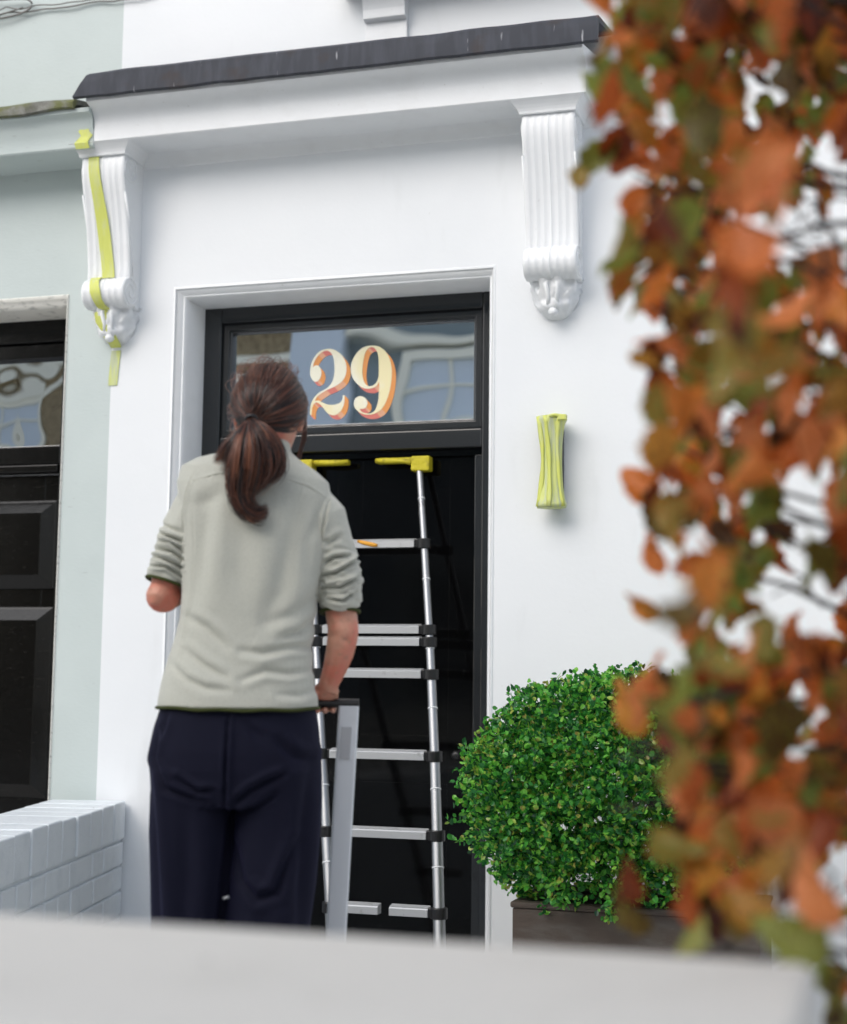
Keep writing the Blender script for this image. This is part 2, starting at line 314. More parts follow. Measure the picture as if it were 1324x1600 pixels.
# ---------------------------------------------------------------- door frame, fanlight, door of number 29
fr = MB(); y = .19
fr.box(-.69, -.612, y, .31, .045, 2.80); fr.box(.478, .552, y, .31, .045, 2.80)                 # posts
fr.box(-.612, .478, y, .31, 2.735, 2.80)                                                           # head
fr.box(-.612, .478, y+.006, .31, 2.196, 2.268)                                                     # transom
df = fr.build('door_frame', M['frame'], house, bevel=.006, seg=3)
bd = MB()
def bead(mb, x0, x1, z0, z1, w, ya, yb):      # mitred stepped bead round a rectangle
    rs = []
    for f, yy in ((0, ya), (.2, ya-.004), (.62, ya-.004), (.72, ya+.006), (.84, ya+.008), (.92, yb-.004), (1.02, yb+.02)):
        i = w*f; rs.append([(x0+i, yy, z0+i), (x1-i, yy, z0+i), (x1-i, yy, z1-i), (x0+i, yy, z1-i)])
    n = 4; b = len(mb.v); mb.rings(rs, caps=False)
bead(bd, -.612, .478, 2.268, 2.735, .046, .205, .232); bd.build('glazing_bead', M['frame'], df, bevel=.0015)
g = MB().box(-.575, .44, .236, .240, 2.30, 2.70).build('glass_pane', M['glass'], df)
mb = MB().box(-.612,-.572,.25,.31,2.268,2.735).box(.436,.478,.25,.31,2.268,2.735).box(-.572,.436,.25,.31,2.695,2.735).box(-.572,.436,.25,.31,2.268,2.305)
mb.build('frame_rebate', M['frame'], df)
# dim hall behind the fanlight
mb = MB().box(-.66,.53,.33,.34,2.80,2.84).box(-.70,-.66,.33,3,0,2.84).box(.53,.57,.33,3,0,2.84).box(-.66,.53,3,3.04,0,2.84).box(-.66,.53,.34,3,2.80,2.84).box(-.66,.53,.33,3,0,.02)
mb.build('hall', M['cream_trim'], house)
# door leaf
dr = MB(); Y0, Y1 = .262, .306; X0, X1, Z1 = -.575, .440, 2.168
xs = [X0, -.47, -.125, -.020, .335, X1]; zs = [.05, .26, .92, 1.10, 2.05, Z1]
for a, b in ((0,1),(2,3),(4,5)): dr.box(xs[a], xs[b], Y0, Y1, zs[0], zs[5])
for a, b in ((1,2),(3,4)):
    for c, d in ((0,1),(2,3),(4,5)): dr.box(xs[a], xs[b], Y0+.001, Y1, zs[c], zs[d])
door = dr.build('door', M['door'], house, bevel=.0006)
for a, b in ((1,2),(3,4)):
    for c, d in ((1,2),(3,4)):
        x0, x1, z0, z1 = xs[a], xs[b], zs[c], zs[d]; p = MB(); rs = []
        for i, yy in ((0,Y0+.0005),(.006,Y0+.001),(.0065,Y0+.0025),(.012,Y0+.003),(.055,Y0+.003),(.062,Y0+.0018),(.064,Y0+.0015)):
            rs.append([(x0+i,yy,z0+i),(x1-i,yy,z0+i),(x1-i,yy,z1-i),(x0+i,yy,z1-i)])
        p.rings(rs); p.build('door_panel', M['door'], door)
kn = MB(); kn.tube([(.385,.262,1.03),(.385,.245,1.03),(.385,.238,1.03),(.385,.222,1.03),(.385,.205,1.03),(.385,.198,1.03)], [.018,.017,.008,.010,.019,.012], 16, up=(0,0,1))
kn.build('door_knob', M['plastic'], door, smooth=True)
# door stop strip under the transom
MB().box(-.612, .478, .235, .30, 2.170, 2.196).build('door_stop', M['door'], df)
MB().box(.442, .478, .225, .30, .045, 2.170).box(-.612, -.577, .225, .30, .045, 2.170).build('door_lining', M['frame'], df, bevel=.004)

# sign-written digits on the glass: outlines in their own units, (0,0) top-left of the lettering field
D2 = [(122,430),(125,380),(140,310),(170,245),(215,185),(270,145),(330,125),(390,122),(450,138),(510,180),(560,240),(590,310),(598,390),(588,460),(560,520),(520,565),(460,605),(400,635),(340,660),(290,690),(245,720),(210,755),(185,800),
 (230,795),(270,810),(320,835),(370,850),(430,850),(490,835),(530,805),(548,770),(550,725),(573,725),(572,800),(560,860),(535,915),(500,955),(460,980),(420,985),(370,970),(330,935),(300,895),(270,860),(235,830),(200,822),(175,840),(158,875),(148,920),(145,985),
 (125,985),(122,930),(128,880),(140,830),(160,785),(195,735),(240,695),(290,665),(335,640),(375,605),(405,565),(425,520),(438,460),(442,380),(440,310),(430,250),(410,195),(385,165),(350,148),(310,152),(265,175),(220,220),(185,275),(165,330),(160,362),
 (185,342),(215,338),(245,355),(265,395),(272,440),(262,490),(240,530),(200,552),(165,540),(140,505),(125,460)]
D9 = [(655,400),(657,340),(680,265),(720,195),(780,130),(850,95),(930,85),(1010,95),(1080,140),(1130,205),(1160,280),(1178,370),(1180,460),(1172,560),(1155,660),(1125,760),(1085,850),(1030,920),(960,960),(890,975),(820,967),(760,942),(715,900),(695,850),(698,800),(720,760),(760,740),(800,740),(840,760),(865,800),(865,850),(845,885),(810,900),(765,903),(790,935),(830,953),(880,960),(930,948),(965,915),(985,870),(1005,800),(1015,700),(1020,600),(1016,545),(1003,580),(970,615),(920,637),(870,642),(810,630),(760,600),(710,550),(675,490),(657,430)]
H9 = [(905,107),(870,130),(840,180),(820,260),(808,340),(803,430),(812,510),(835,570),(870,603),(910,608),(950,593),(985,558),(1005,510),(1014,440),(1014,300),(1008,220),(990,160),(960,118),(930,106)]
def smooth_loop(p, k=3):
    n = len(p); out = []
    for i in range(n):
        p0, p1, p2, p3 = [Vector((*p[(i+j) % n], 0)) for j in (-1, 0, 1, 2)]
        c1 = (p1-p0).normalized().dot((p2-p1).normalized()) < .45; c2 = (p2-p1).normalized().dot((p3-p2).normalized()) < .45
        for q in range(k):
            t = q/k
            if c1 or c2: v = p1.lerp(p2, t)
            else: v = .5*((2*p1)+(-p0+p2)*t+(2*p0-5*p1+4*p2-p3)*t*t+(-p0+3*p1-3*p2+p3)*t**3)
            out.append((v.x, v.y))
    return out
GX0, GZ0, GUX, GUZ, GSX, GSZ = -.28456, 2.65955, .00032417, -.00001477, .00000573, -.00031072
def gl(p, y): return (GX0+GUX*p[0]+GSX*p[1], y, GZ0+GUZ*p[0]+GSZ*p[1])
def poly_fill(loops, y, name, m, parent):
    cu = bpy.data.curves.new(name, 'CURVE'); cu.dimensions = '2D'; cu.fill_mode = 'FRONT'
    for lp in loops:
        s = cu.splines.new('POLY'); s.points.add(len(lp)-1); s.use_cyclic_u = True
        for i, p in enumerate(lp): w = gl(p, y); s.points[i].co = (w[0], w[2], 0, 1)
    t = bpy.data.objects.new(name, cu); COL.objects.link(t)
    dg = bpy.context.evaluated_depsgraph_get(); me = bpy.data.meshes.new_from_object(t.evaluated_get(dg)); bpy.data.objects.remove(t)
    for v in me.vertices: v.co = (v.co.x, y, v.co.y)
    me.materials.clear(); me.materials.append(m); o = bpy.data.objects.new(name, me); COL.objects.link(o); o.parent = parent; return o
OFF = (52, 56)
for loops in ([smooth_loop(D2)], [smooth_loop(D9), smooth_loop(H9)]):
    o = poly_fill(loops, .2335, 'painted_digit', M['gold'], house)
    for li, lp in enumerate(loops):
        sh = MB(); c = 400*li
        A = sum(p[0]*q[1]-q[0]*p[1] for p, q in zip(lp, lp[1:]+lp[:1]))
        sg = 1 if A > 0 else -1
        if li == 1: sg = -sg
        for p, q in zip(lp, lp[1:]+lp[:1]):
            nx, nz = sg*(q[1]-p[1]), -sg*(q[0]-p[0])
            if nx*OFF[0]+nz*OFF[1] <= 0: continue
            L = math.hypot(nx, nz); mi = 1 if nx/L > .75 else (2 if nx/L > .45 else 0)
            yy = .2343 + .000002*c; c += 1
            sh.add([gl(p, yy), gl(q, yy), gl((q[0]+OFF[0], q[1]+OFF[1]), yy), gl((p[0]+OFF[0], p[1]+OFF[1]), yy)], [(0,1,2,3)], mi)
        sh.build('block_shade', [M['coral'], M['orange'], M['peach']], o)

# ---------------------------------------------------------------- neighbour house
nb = empty('neighbouring_house', (-4.5, 0, 0), 'grey green painted house at the left with old black door', 'house')
mb = MB(); wall_holes(mb, -9, -1.0, 0, 9, 0.001, .32, [(-2.42, -1.20, 0, 2.845)]); mb.build('wall', M['sage'], nb)
mb = MB(); architrave(mb, -2.42, -1.20, 2.845, [(0,0,0,.001),(.004,.004,.006,-.006),(.008,.008,.014,-.004),(.010,.010,.020,.004),(.012,.012,.034,.010),(.014,.014,.046,.018),(.016,.016,.050,.026),(.0165,.0165,.0505,.3)])
mb.build('architrave', M['cream_trim'], nb, auto=50)
np_ = [(0,3.366),(-.014,3.369),(-.198,3.372),(-.203,3.378),(-.203,3.440),(-.213,3.455),(-.213,3.478),(-.222,3.492),(-.245,3.503),(-.245,3.520),(0,3.58)]
mb = MB().prism_x(np_, -9, -1.003); nc = mb.build('cornice', M['sage'], nb, auto=35)
mb = MB(); lead(mb, -9, -1.062, 3.515, 3.560, -.262, n=160, amp=.007); mb.build('mossy_ledge', M['mossy'], nc, auto=40)
fr = MB(); fr.box(-1.33, -1.21, .19, .31, .02, 2.80); fr.box(-2.41, -2.30, .19, .31, .02, 2.80); fr.box(-2.30,-1.33,.19,.31,2.70,2.80); fr.box(-2.30,-1.33,.205,.31,2.635,2.698); fr.box(-2.30,-1.33,.195,.31,2.185,2.262)
fr.box(-2.30,-1.33,.18,.31,2.148,2.180)
nf = fr.build('door_frame', M['oldblack'], nb, bevel=.005)
MB().box(-2.29, -1.335, .243, .247, 2.25, 2.64).build('glass_pane', M['oldglass'], nf)
mb = MB(); Y0 = .25
mb.box(-1.425,-1.333,Y0,.3,.03,2.145).box(-2.30,-2.205,Y0,.3,.03,2.145).box(-2.205,-1.425,Y0+.001,.3,2.03,2.145).box(-2.205,-1.425,Y0+.001,.3,1.585,1.675).box(-2.205,-1.425,Y0+.001,.3,.70,.82).box(-2.205,-1.425,Y0+.001,.3,.03,.2).box(-2.205,-1.425,.285,.3,.2,2.03)
nd = mb.build('door', M['oldblack'], nb, bevel=.003)
for z0, z1 in ((1.675,2.03),(.82,1.585),(.2,.70)):
    p = MB(); rs = []
    for i, yy in ((0,Y0+.004),(.004,Y0-.012),(.012,Y0-.016),(.058,Y0-.045),(.060,Y0-.047)): rs.append([(-2.215+i,yy,z0-.01+i),(-1.355-i,yy,z0-.01+i),(-1.355-i,yy,z1+.01-i),(-2.215+i,yy,z1+.01-i)])
    p.rings(rs); p.build('door_panel', M['oldblack'], nd)
MB().box(-2.3,-1.33,.33,.36,2.15,2.75).build('blind', M['cream_trim'], nb)

# sagging cables clipped along the neighbour's wall
cb = MB()
def noisy_line(a, b, n, amp, sd):
    return [Vector(a).lerp(Vector(b), i/n) + Vector((0, -.006*abs(mnoise.noise(Vector((i*.6, sd, 1)))), amp*mnoise.noise(Vector((i*.45, sd, 0))))) for i in range(n+1)]
cb.tube(noisy_line((-3,-.012,4.075),(-.86,-.012,4.058),60,.012,1.3), .0035, 6); cb.tube(noisy_line((-3,-.018,4.09),(-.86,-.016,4.075),60,.02,5.1), .0028, 6)
cb.tube([(-1.62+.21*math.cos(a)*1.0, -.03-.01*math.sin(a*2), 4.085+.045*math.sin(a)) for a in [k*.22 for k in range(29)]], .0042, 6)
cb.tube([(-1.66+.24*math.cos(a), -.022, 4.088+.035*math.sin(a+.3)) for a in [k*.22 for k in range(27)]], .003, 6)
tag(cb.build('cable', M['wire'], None, smooth=True), 'loose loop of thin cable along top of the grey green wall', 'cable')

# masking tape running down the left bracket
def ribbon(mb, pts, w, th=.0016):
    rs = []
    for i, p in enumerate(pts):
        x, yy, z = p[:3]; ww = (p[3] if len(p) > 3 else w)/2
        a = pts[max(i-1,0)]; b = pts[min(i+1,len(pts)-1)]; ty, tz = b[1]-a[1], b[2]-a[2]; L = math.hypot(ty,tz) or 1; ny, nz = tz/L, -ty/L
        if ny > 0: ny, nz = -ny, -nz
        row = [(x-ww+2*ww*k/4, yy+ny*(th+.0008*math.sin(k*2.1+i)), z+nz*th) for k in range(5)]
        rs.append(row+[(x+ww, yy, z), (x-ww, yy, z)])
    mb.rings(rs)
tp = MB()
ribbon(tp, [(-1.035,-.2055,3.458,.03),(-1.045,-.2055,3.44,.045),(-1.03,-.2055,3.42,.05),(-1.05,-.2065,3.398,.055),(-1.045,-.222,3.385,.06),(-1.04,-.214,3.365,.06)], .05)
bp = [(.152,3.362),(.165,3.338),(.169,3.30),(.165,3.26),(.153,3.215),(.137,3.16),(.121,3.10),(.108,3.03),(.098,2.96),(.092,2.90),(.094,2.872)]
ribbon(tp, [(-1.018+.045*(3.362-z)/.49, -d-.004, z, .044+.010*min(1,(3.362-z)/.3)) for d, z in bp], .046)
rp = []
for k in range(9):
    a = R(90-k*24); rp.append((-1.028+.006*k, -(.078+.0665*math.cos(a)), 2.812+.0665*math.sin(a), .042+.004*math.sin(k*2)))
ribbon(tp, rp, .045)
ribbon(tp, [(-.985,-.085,2.752,.05),(-1.008,-.088,2.735,.052),(-1.005,-.082,2.70,.05),(-.985,-.075,2.67,.05),(-.975,-.060,2.64,.055),(-.972,-.03,2.622,.05),(-.977,-.008,2.612,.045)], .05)
tag(tp.build('masking_tape', M['tape'], None, auto=50), 'yellow masking tape stuck down the front of the left bracket', 'tape')
t2 = MB(); ribbon(t2, [(-.979,-.002,2.60,.04),(-.984,-.002,2.54,.04),(-.990,-.002,2.46,.04)], .04)
tag(t2.build('tape_strip', M['tape_pale'], None), 'pale yellow tape end on the wall just below the left bracket', 'tape')

# masked wall lamp
lamp = empty('wall_lamp', (.803, -.06, 2.09), 'spool shaped wall lamp masked in yellow tape right of the door', 'lamp')
rs = []; m_ = 40
for k in range(25):
    t = k/24; z = -.165+.33*t; r = .035+.017*abs(2*t-1)**2.0 + (.004 if k in (0,1,23,24) else 0); r *= .9 if k in (0, 24) else 1
    ring = []
    for i in range(m_):
        a = 2*math.pi*i/m_; pl = .0022*math.sin(a*7+1.5*math.sin(t*3))+.0015*math.sin(a*13+t*4); ring.append(((r+pl)*math.cos(a), (r+pl)*math.sin(a)*.85, z))
    rs.append(ring)
mb = MB().rings(rs); o = mb.build('masked_shade', M['tape_pale'], None, smooth=True); o.parent = lamp
mb = MB()
for q, a0 in enumerate((215, 262, 318)):
    pts = []
    for k in range(13):
        t = k/12; a = R(a0+10*math.sin(t*3+q)); rr = .0385+.017*abs(2*t-1)**2.0; pts.append((rr*math.cos(a), rr*.87*math.sin(a), -.163+.326*t))
    mb.tube(pts, [.0055+.004*math.sin(q+k*.5)**2 for k in range(13)], 6, flat=.16, up=(1,0,0))
o = mb.build('tape_band', M['tape'], None, smooth=True); o.parent = lamp
mb = MB().box(.03,.062,-.045,-.02,.145,.165); mb.tube([(0,-.046,.16),(.02,-.044,.163),(.05,-.035,.16)], .007, 6); o = mb.build('tape_tab', M['tape'], None, bevel=.003); o.parent = lamp
o = MB().box(-.035,.035,.0,.058,-.13,.13).build('back_plate', M['plastic'], None, bevel=.004); o.parent = lamp

# ---------------------------------------------------------------- white brick boundary wall
bw = empty('brick_garden_wall', (-.875, 0, 0), 'low white painted brick wall between the two front gardens', 'wall')
bw.rotation_euler = (0, 0, 0)
ux, uy = .242, -.970; vx, vy = -.970, -.242        # along, across (to the left)
def wpt(s, c, z): return (ux*s+vx*c, uy*s+vy*c, z)
def wbox(s0, s1, c0, c1, z0, z1):
    return MB().hexa([wpt(s0,c0,z0),wpt(s0,c1,z0),wpt(s1,c1,z0),wpt(s1,c0,z0),wpt(s0,c0,z1),wpt(s0,c1,z1),wpt(s1,c1,z1),wpt(s1,c0,z1)])
def wadd(mb, name, bevel): o = mb.build(name, M['brick_paint'], None, bevel=bevel, seg=3); o.parent = bw; return o
wadd(wbox(.006, 3.9, .010, .276, 0, .825), 'mortar_core', 0)
s = .012; i = 0
while s < 3.88:
    w = .172+random.uniform(-.006,.006); j = random.uniform(-.003,.003)
    wadd(wbox(s, min(s+w-.010, 3.9), -.004+j, .290+j, .694, .836+random.uniform(-.003,.002)), 'coping_brick', .007); s += w
z = .690
for cidx in range(7):
    zt = z-.006; zb = z-.091; s = .012; L = .285; first = True; off = .145 if cidx % 2 else 0
    while s < 3.88:
        w = (off or L) if first else L*(1 if (cidx+int(s*3)) % 3 else .52); first = False; w += random.uniform(-.008,.008)
        j = random.uniform(-.002,.002)
        wadd(wbox(s, min(s+w-.011, 3.9), 0+j, .286+j, max(0.0, zb), zt), 'brick', .006); s += w
    z -= .093

# ---------------------------------------------------------------- telescopic ladder
lad = empty('telescopic_ladder', (.12, -.2, 0), 'tall aluminium telescopic ladder leaning against the black front door', 'ladder')
def lpR(z): t = (2.111-z)/(2.111-.426); return Vector((.231+.246*t+.012*math.sin(t*3.1), .197-.505*t, z))
def lpL(z): t = (2.125-z)/(2.125-.76); return Vector((-.237+.265*t, .202-.41*t, z))
rz = [1.820, 1.493, 1.448, 1.330, 1.041, .774, .523, .24]
for f in (lpL, lpR):
    lv = [2.125]+[rz[0],rz[1],rz[3],rz[4],rz[5],rz[6],rz[7],.02]
    st = MB(); rg = MB()
    for k in range(len(lv)-1):
        r = .0125+.0014*k; z0, z1 = lv[k], lv[k+1]
        st.tube([f(z0), f(z1)], r, 20, up=(0,1,0))
        zr = z0-(z0-z1)*.42
        rg.tube([f(zr+.002), f(zr-.002)], r+.0013, 20, up=(0,1,0))
    o = st.build('stile', M['alu'], lad, auto=50); rg.build('joint_ring', M['white_trim'], o, smooth=True)
    ft = MB(); ft.tube([f(.05), f(0.0)], .030, 16, up=(0,1,0)); ft.build('foot', M['plastic'], lad, bevel=.004)
for k, z in enumerate(rz):
    a, b = lpL(z), lpR(z); u = (b-a); u.z = 0; u.normalize(); v = Vector((-u.y, u.x, 0)); r = .018
    for P_, sg in ((a, 1), (b, -1)):
        c = MB(); c.tube([P_+Vector((0,0,.019)), P_-Vector((0,0,.019))], r+.008+.0006*k, 20, up=(0,1,0))
        q = P_+u*sg*.028; c.box(q.x-.014, q.x+.014, q.y-.013, q.y+.013, z-.015, z+.017)
        c.build('collar', M['plastic'], lad, bevel=.003)
    def rung(s0, s1, nm='rung'):
        m = MB(); p0 = a+u*s0; p1 = a+u*s1; h = .014; dpt = .020
        prof = [(-dpt, -h),(-dpt, h-.004),(-dpt+.004, h),(dpt, h+.006),(dpt, -h)]
        rs_ = [[tuple(P0_+v*d+Vector((0,0,zz))) for d, zz in prof] for P0_ in (p0, p1)]
        m.rings(rs_)
        nrib = 5
        for q in range(nrib):
            d = -dpt+.008+q*.0068
            m.tube([p0+v*d+Vector((0,0,h+.0012+.0055*(d+dpt)/(2*dpt))), p1+v*d+Vector((0,0,h+.0012+.0055*(d+dpt)/(2*dpt)))], .0014, 6)
        return m.build(nm, M['alu_rung'], lad)
    L = (b-a).length
    if k == 6: rung(.035, L*.455); rung(L*.56, L-.035)
    else: rung(.035, L-.035)
    if k == 0:
        m = MB(); c0 = a+u*(L*.50); m.tube([c0+v*-.021+Vector((-.03,0,.012)), c0+v*-.022+Vector((0,0,.004)), c0+v*-.022+Vector((.035,0,-.004)), c0+v*-.022+Vector((.05,0,-.006))], [.005,.008,.008,.005], 8, flat=.5, up=(0,0,1))
        m.build('orange_tape', M['orange_tape'], lad, smooth=True)
# hinged safety gates of the split rung, taped top pads
for sg_ in (1, -1):
    m = MB()
    if sg_ > 0: m.box(.055,.215,.195,.225,2.142,2.164).box(.200,.274,.180,.232,2.108,2.166)
    else: m.box(-.238,-.06,.195,.225,2.142,2.162).box(-.29,-.205,.18,.232,2.108,2.166)
    pad = m.build('taped_pad', M['tape_dark'], lad, bevel=.006, seg=3); m = MB()
    if sg_ < 0: m.tube([(-.06,.195,2.153),(-.12,.190,2.150),(-.2,.192,2.154)], [.009,.0115,.010], 8)
    else: m.tube([(.055,.195,2.153),(.10,.188,2.151),(.17,.193,2.149),(.2,.19,2.143)], [.010,.012,.010,.012], 8)
    m.build('tape_roll', M['tape_dark'], pad, smooth=True)
# scribbled sticker on the right stile
m = MB(); c = lpR(1.97)
for q in range(3):
    m.tube([(c.x+.013*math.sin(.9*math.sin(a+q)), c.y-.0145*math.cos(.9*math.sin(a+q)), c.z-.03*q*.6+.014*math.cos(a*1.3+q)) for a in [k*.5 for k in range(13)]], .0007, 4)
m.build('scribble', M['wire_dark'], lad)

# ---------------------------------------------------------------- box ball in its trough
pl = empty('planter', (1.21, -.6, 0), 'long dark weathered trough planter beneath the clipped green bush', 'planter')
def tb(mb, x0,x1,y0,y1,z0,z1): return mb.box(x0,x1,y0,y1,z0,z1)
PX0, PX1, PY0, PY1, PZ = .846, 1.575, -.80, -.36, .650
mb = MB(); mb.box(PX0,PX1,PY0,PY0+.03,.0,PZ-.02).box(PX0,PX1,PY1-.03,PY1,0,PZ-.02).box(PX0,PX0+.03,PY0+.03,PY1-.03,0,PZ-.02).box(PX1-.03,PX1,PY0+.03,PY1-.03,0,PZ-.02)
mb.build('trough_body', M['trough'], pl, bevel=.004)
mb = MB(); mb.box(PX0-.006,PX1+.006,PY0-.006,PY0+.036,PZ-.019,PZ).box(PX0-.006,PX1+.006,PY1-.036,PY1+.006,PZ-.019,PZ).box(PX0-.006,PX0+.036,PY0+.037,PY1-.037,PZ-.019,PZ).box(PX1-.036,PX1+.006,PY0+.037,PY1-.037,PZ-.019,PZ)
mb.build('rim', M['trough'], pl, bevel=.006)
mb = MB().box(PX0+.03,PX1-.03,PY0+.03,PY1-.03,.4,.61); mb.build('soil', M['soil'], pl)
bush = empty('box_shrub', (1.14, -.6, .62), 'round clipped green box bush growing in the dark trough', 'shrub')
BC = np.array([1.125, -.60, .955]); BR = np.array([.450, .37, .358])
mb = MB()
for k in range(5):
    a = k*1.3; mb.tube([(1.14+.02*math.cos(a),-.6+.02*math.sin(a),.58),(1.14+.07*math.cos(a),-.6+.07*math.sin(a),.75),(1.14+.2*math.cos(a),-.6+.16*math.sin(a),.95)],[.014,.010,.004],8)
mb.build('stem', M['bark'], bush, smooth=True)
def box_leaf_mesh(k):
    L = 1.0; w = .30+.05*k; me = bpy.data.meshes.new('leaf')
    vs = [(0,0,0),(-w,.4,.10),(0,.45,0),(w,.4,.10),(-w*.75,.8,.06),(0,.98,-.05),(w*.75,.8,.06)]
    me.from_pydata(vs, [], [(0,2,1),(0,3,2),(1,2,4),(2,5,4),(2,3,6),(2,6,5)]); me.materials.append(M['boxleaf']); return me
BL = [box_leaf_mesh(k) for k in range(3)]
def frame_to(n, roll):      # rotation that puts +Y along n
    n = Vector(n).normalized(); q = n.to_track_quat('Y', 'Z'); return q.to_matrix() @ Matrix.Rotation(roll, 3, 'Y')
leafs = []
for q in range(12500):          # sprig tips over the ball; each sprig carries a few leaves
    d = rng.normal(size=3); d /= np.linalg.norm(d)
    if d[2] < -.8: continue
    n1 = mnoise.noise(Vector(d*3.2)); n2 = mnoise.noise(Vector(d*9+5))
    rad = 1.0+.085*n1+.05*n2+ (rng.rand()**7)*.09
    n3 = mnoise.noise(Vector(d*13+2))
    if q % 5 < 2: rad *= rng.uniform(.58, .94)
    elif n3 < -.02: rad *= rng.uniform(.82, .94)
    else: rad += .15*max(0, n3)
    bulge = 1 if d[2] > -.15 else 1+.06*(-d[2]-.15)
    p = BC + d*BR*rad*bulge
    nd = d*.8+rng.normal(size=3)*.35+np.array([0,0,.35]); nd /= np.linalg.norm(nd)
    for m_ in range(rng.randint(3, 6)):
        l = nd*.5+rng.normal(size=3)*.65; l /= np.linalg.norm(l)
        leafs.append((p+nd*(-.014+.007*m_), l, rng.uniform(.015,.024), rng.uniform(0,6.3), rad))
camp = np.array([1.95,-5.4,1.3])
score = []
for i, (p, l, sz, ro, rad) in enumerate(leafs):
    vd = camp-p; vd /= np.linalg.norm(vd); dd = (p-BC)/BR; score.append(-(dd@vd)/max(1e-3, np.linalg.norm(dd))*min(rad,1.02) - sz*8)
order = np.argsort(score); big = set(order[:295].tolist())
stuff = MB()
for i, (p, l, sz, ro, rad) in enumerate(leafs):
    Rm = frame_to(l, ro); me = BL[i % 3]
    if i in big:
        o = bpy.data.objects.new('leaf', me); COL.objects.link(o); o.parent = bush
        o.matrix_local = Matrix.Translation(Vector(p)-bush.location) @ Rm.to_4x4() @ Matrix.Scale(sz*1.1, 4)
    else:
        vs = [tuple(Vector(p)+Rm @ (v.co*sz)) for v in me.vertices]; stuff.add(vs, [tuple(f.vertices) for f in me.polygons])
o = stuff.build('foliage', M['boxleaf'], bush); o['kind'] = 'stuff'

# ---------------------------------------------------------------- front garden wall, close to the camera
gw = empty('front_garden_wall', (0, -4.3, -.28), 'pale rendered front garden wall with flat top in the near foreground', 'wall')
mb = MB().box(-3.6, 1.868, -4.50, -4.14, -.28, 1.03); mb.build('wall_body', M['coping'], gw, bevel=.01)
rs = []
mb = MB().box(-3.62, 1.888, -4.53, -4.105, 1.03, 1.082); mb.build('coping_stone', M['coping'], gw, bevel=.012, seg=4)

# ---------------------------------------------------------------- autumn hedge leaves
tree = empty('copper_hornbeam', (2.02, -3.75, -.05), 'leafy tree in rust and green autumn colour at the right edge', 'tree')
tk = MB(); tk.tube([(2.16,-3.6,-.1),(2.15,-3.62,.6),(2.10,-3.65,1.2),(2.12,-3.6,1.8),(2.05,-3.62,2.6)], [.045,.04,.034,.028,.016], 10); tk.build('trunk', M['bark'], tree, smooth=True)
tw = MB(); twig_pts = []
def twig(a, b, r, sag, kinks=9):
    a, b = Vector(a), Vector(b); pts = []
    for i in range(kinks+1):
        t = i/kinks; p = a.lerp(b, t)+Vector((0,0,-sag*math.sin(t*math.pi)))+Vector((mnoise.noise(Vector((t*4,a.z*7,1))), mnoise.noise(Vector((t*4,a.z*7,5))), mnoise.noise(Vector((t*4,a.z*7,9)))))*.03
        pts.append(p); twig_pts.append(p)
    tw.tube(pts, [r*(1-.75*i/kinks)+.0007 for i in range(kinks+1)], 5)
    return pts
for k in range(30):
    z = .95+1.3*k/30+random.uniform(-.03,.03); y0 = random.uniform(-3.85,-3.4)
    xe = 1.66+random.uniform(0,.12); p = twig((2.12,-3.62,z-.05),(xe,y0,z+random.uniform(-.05,.16)),.0052,random.uniform(-.03,.04))
    for q in (3,5,7):
        c = p[q]; twig(c,(c.x-random.uniform(.02,.12),c.y+random.uniform(-.08,.08),c.z+random.uniform(-.12,.12)),.002,0,5)
tw.build('twigs', M['bark'], tree, smooth=True)
def autumn_leaf_mesh(k):
    r_ = random.Random(k); n = 9; me = bpy.data.meshes.new('leaf'); vs = []; fs = []
    curl = r_.uniform(-1.2,1.8); fold = r_.uniform(.1,1.1); tw_ = r_.uniform(-1.4,1.4)
    for i in range(n+1):
        t = i/n; w = .30*math.sin(math.pi*t**(.62+.25*r_.random()))**.9*(1+.22*((-1)**i)*r_.random()) if 0 < i < n else .01
        for j in (-1,-.5,0,.5,1):
            x = w*j; zz = fold*abs(x)*.9 + .05*math.sin(t*9+j*3); yy = t-.12*w*abs(j)
            a = curl*t; Y = math.sin(a)/curl if abs(curl) > .05 else t; Z = (1-math.cos(a))/curl if abs(curl) > .05 else 0
            Y += (yy-t); Z += zz; ta = tw_*t; vs.append((x*math.cos(ta)-Z*math.sin(ta)*.3, Y, Z+x*math.sin(ta)))
    for i in range(n):
        for j in range(4): b = i*5+j; fs.append((b,b+1,b+6,b+5))
    vs += [(0,-.22,.03),(.008,-.22,.03),(.008,0,0)]; b = len(vs)-3; fs.append((b,b+1,b+2,2))
    me.from_pydata(vs, [], fs); me.materials.append(M['autumn']); me.polygons.foreach_set('use_smooth', [True]*len(fs)); return me
AL = [autumn_leaf_mesh(k) for k in range(16)]
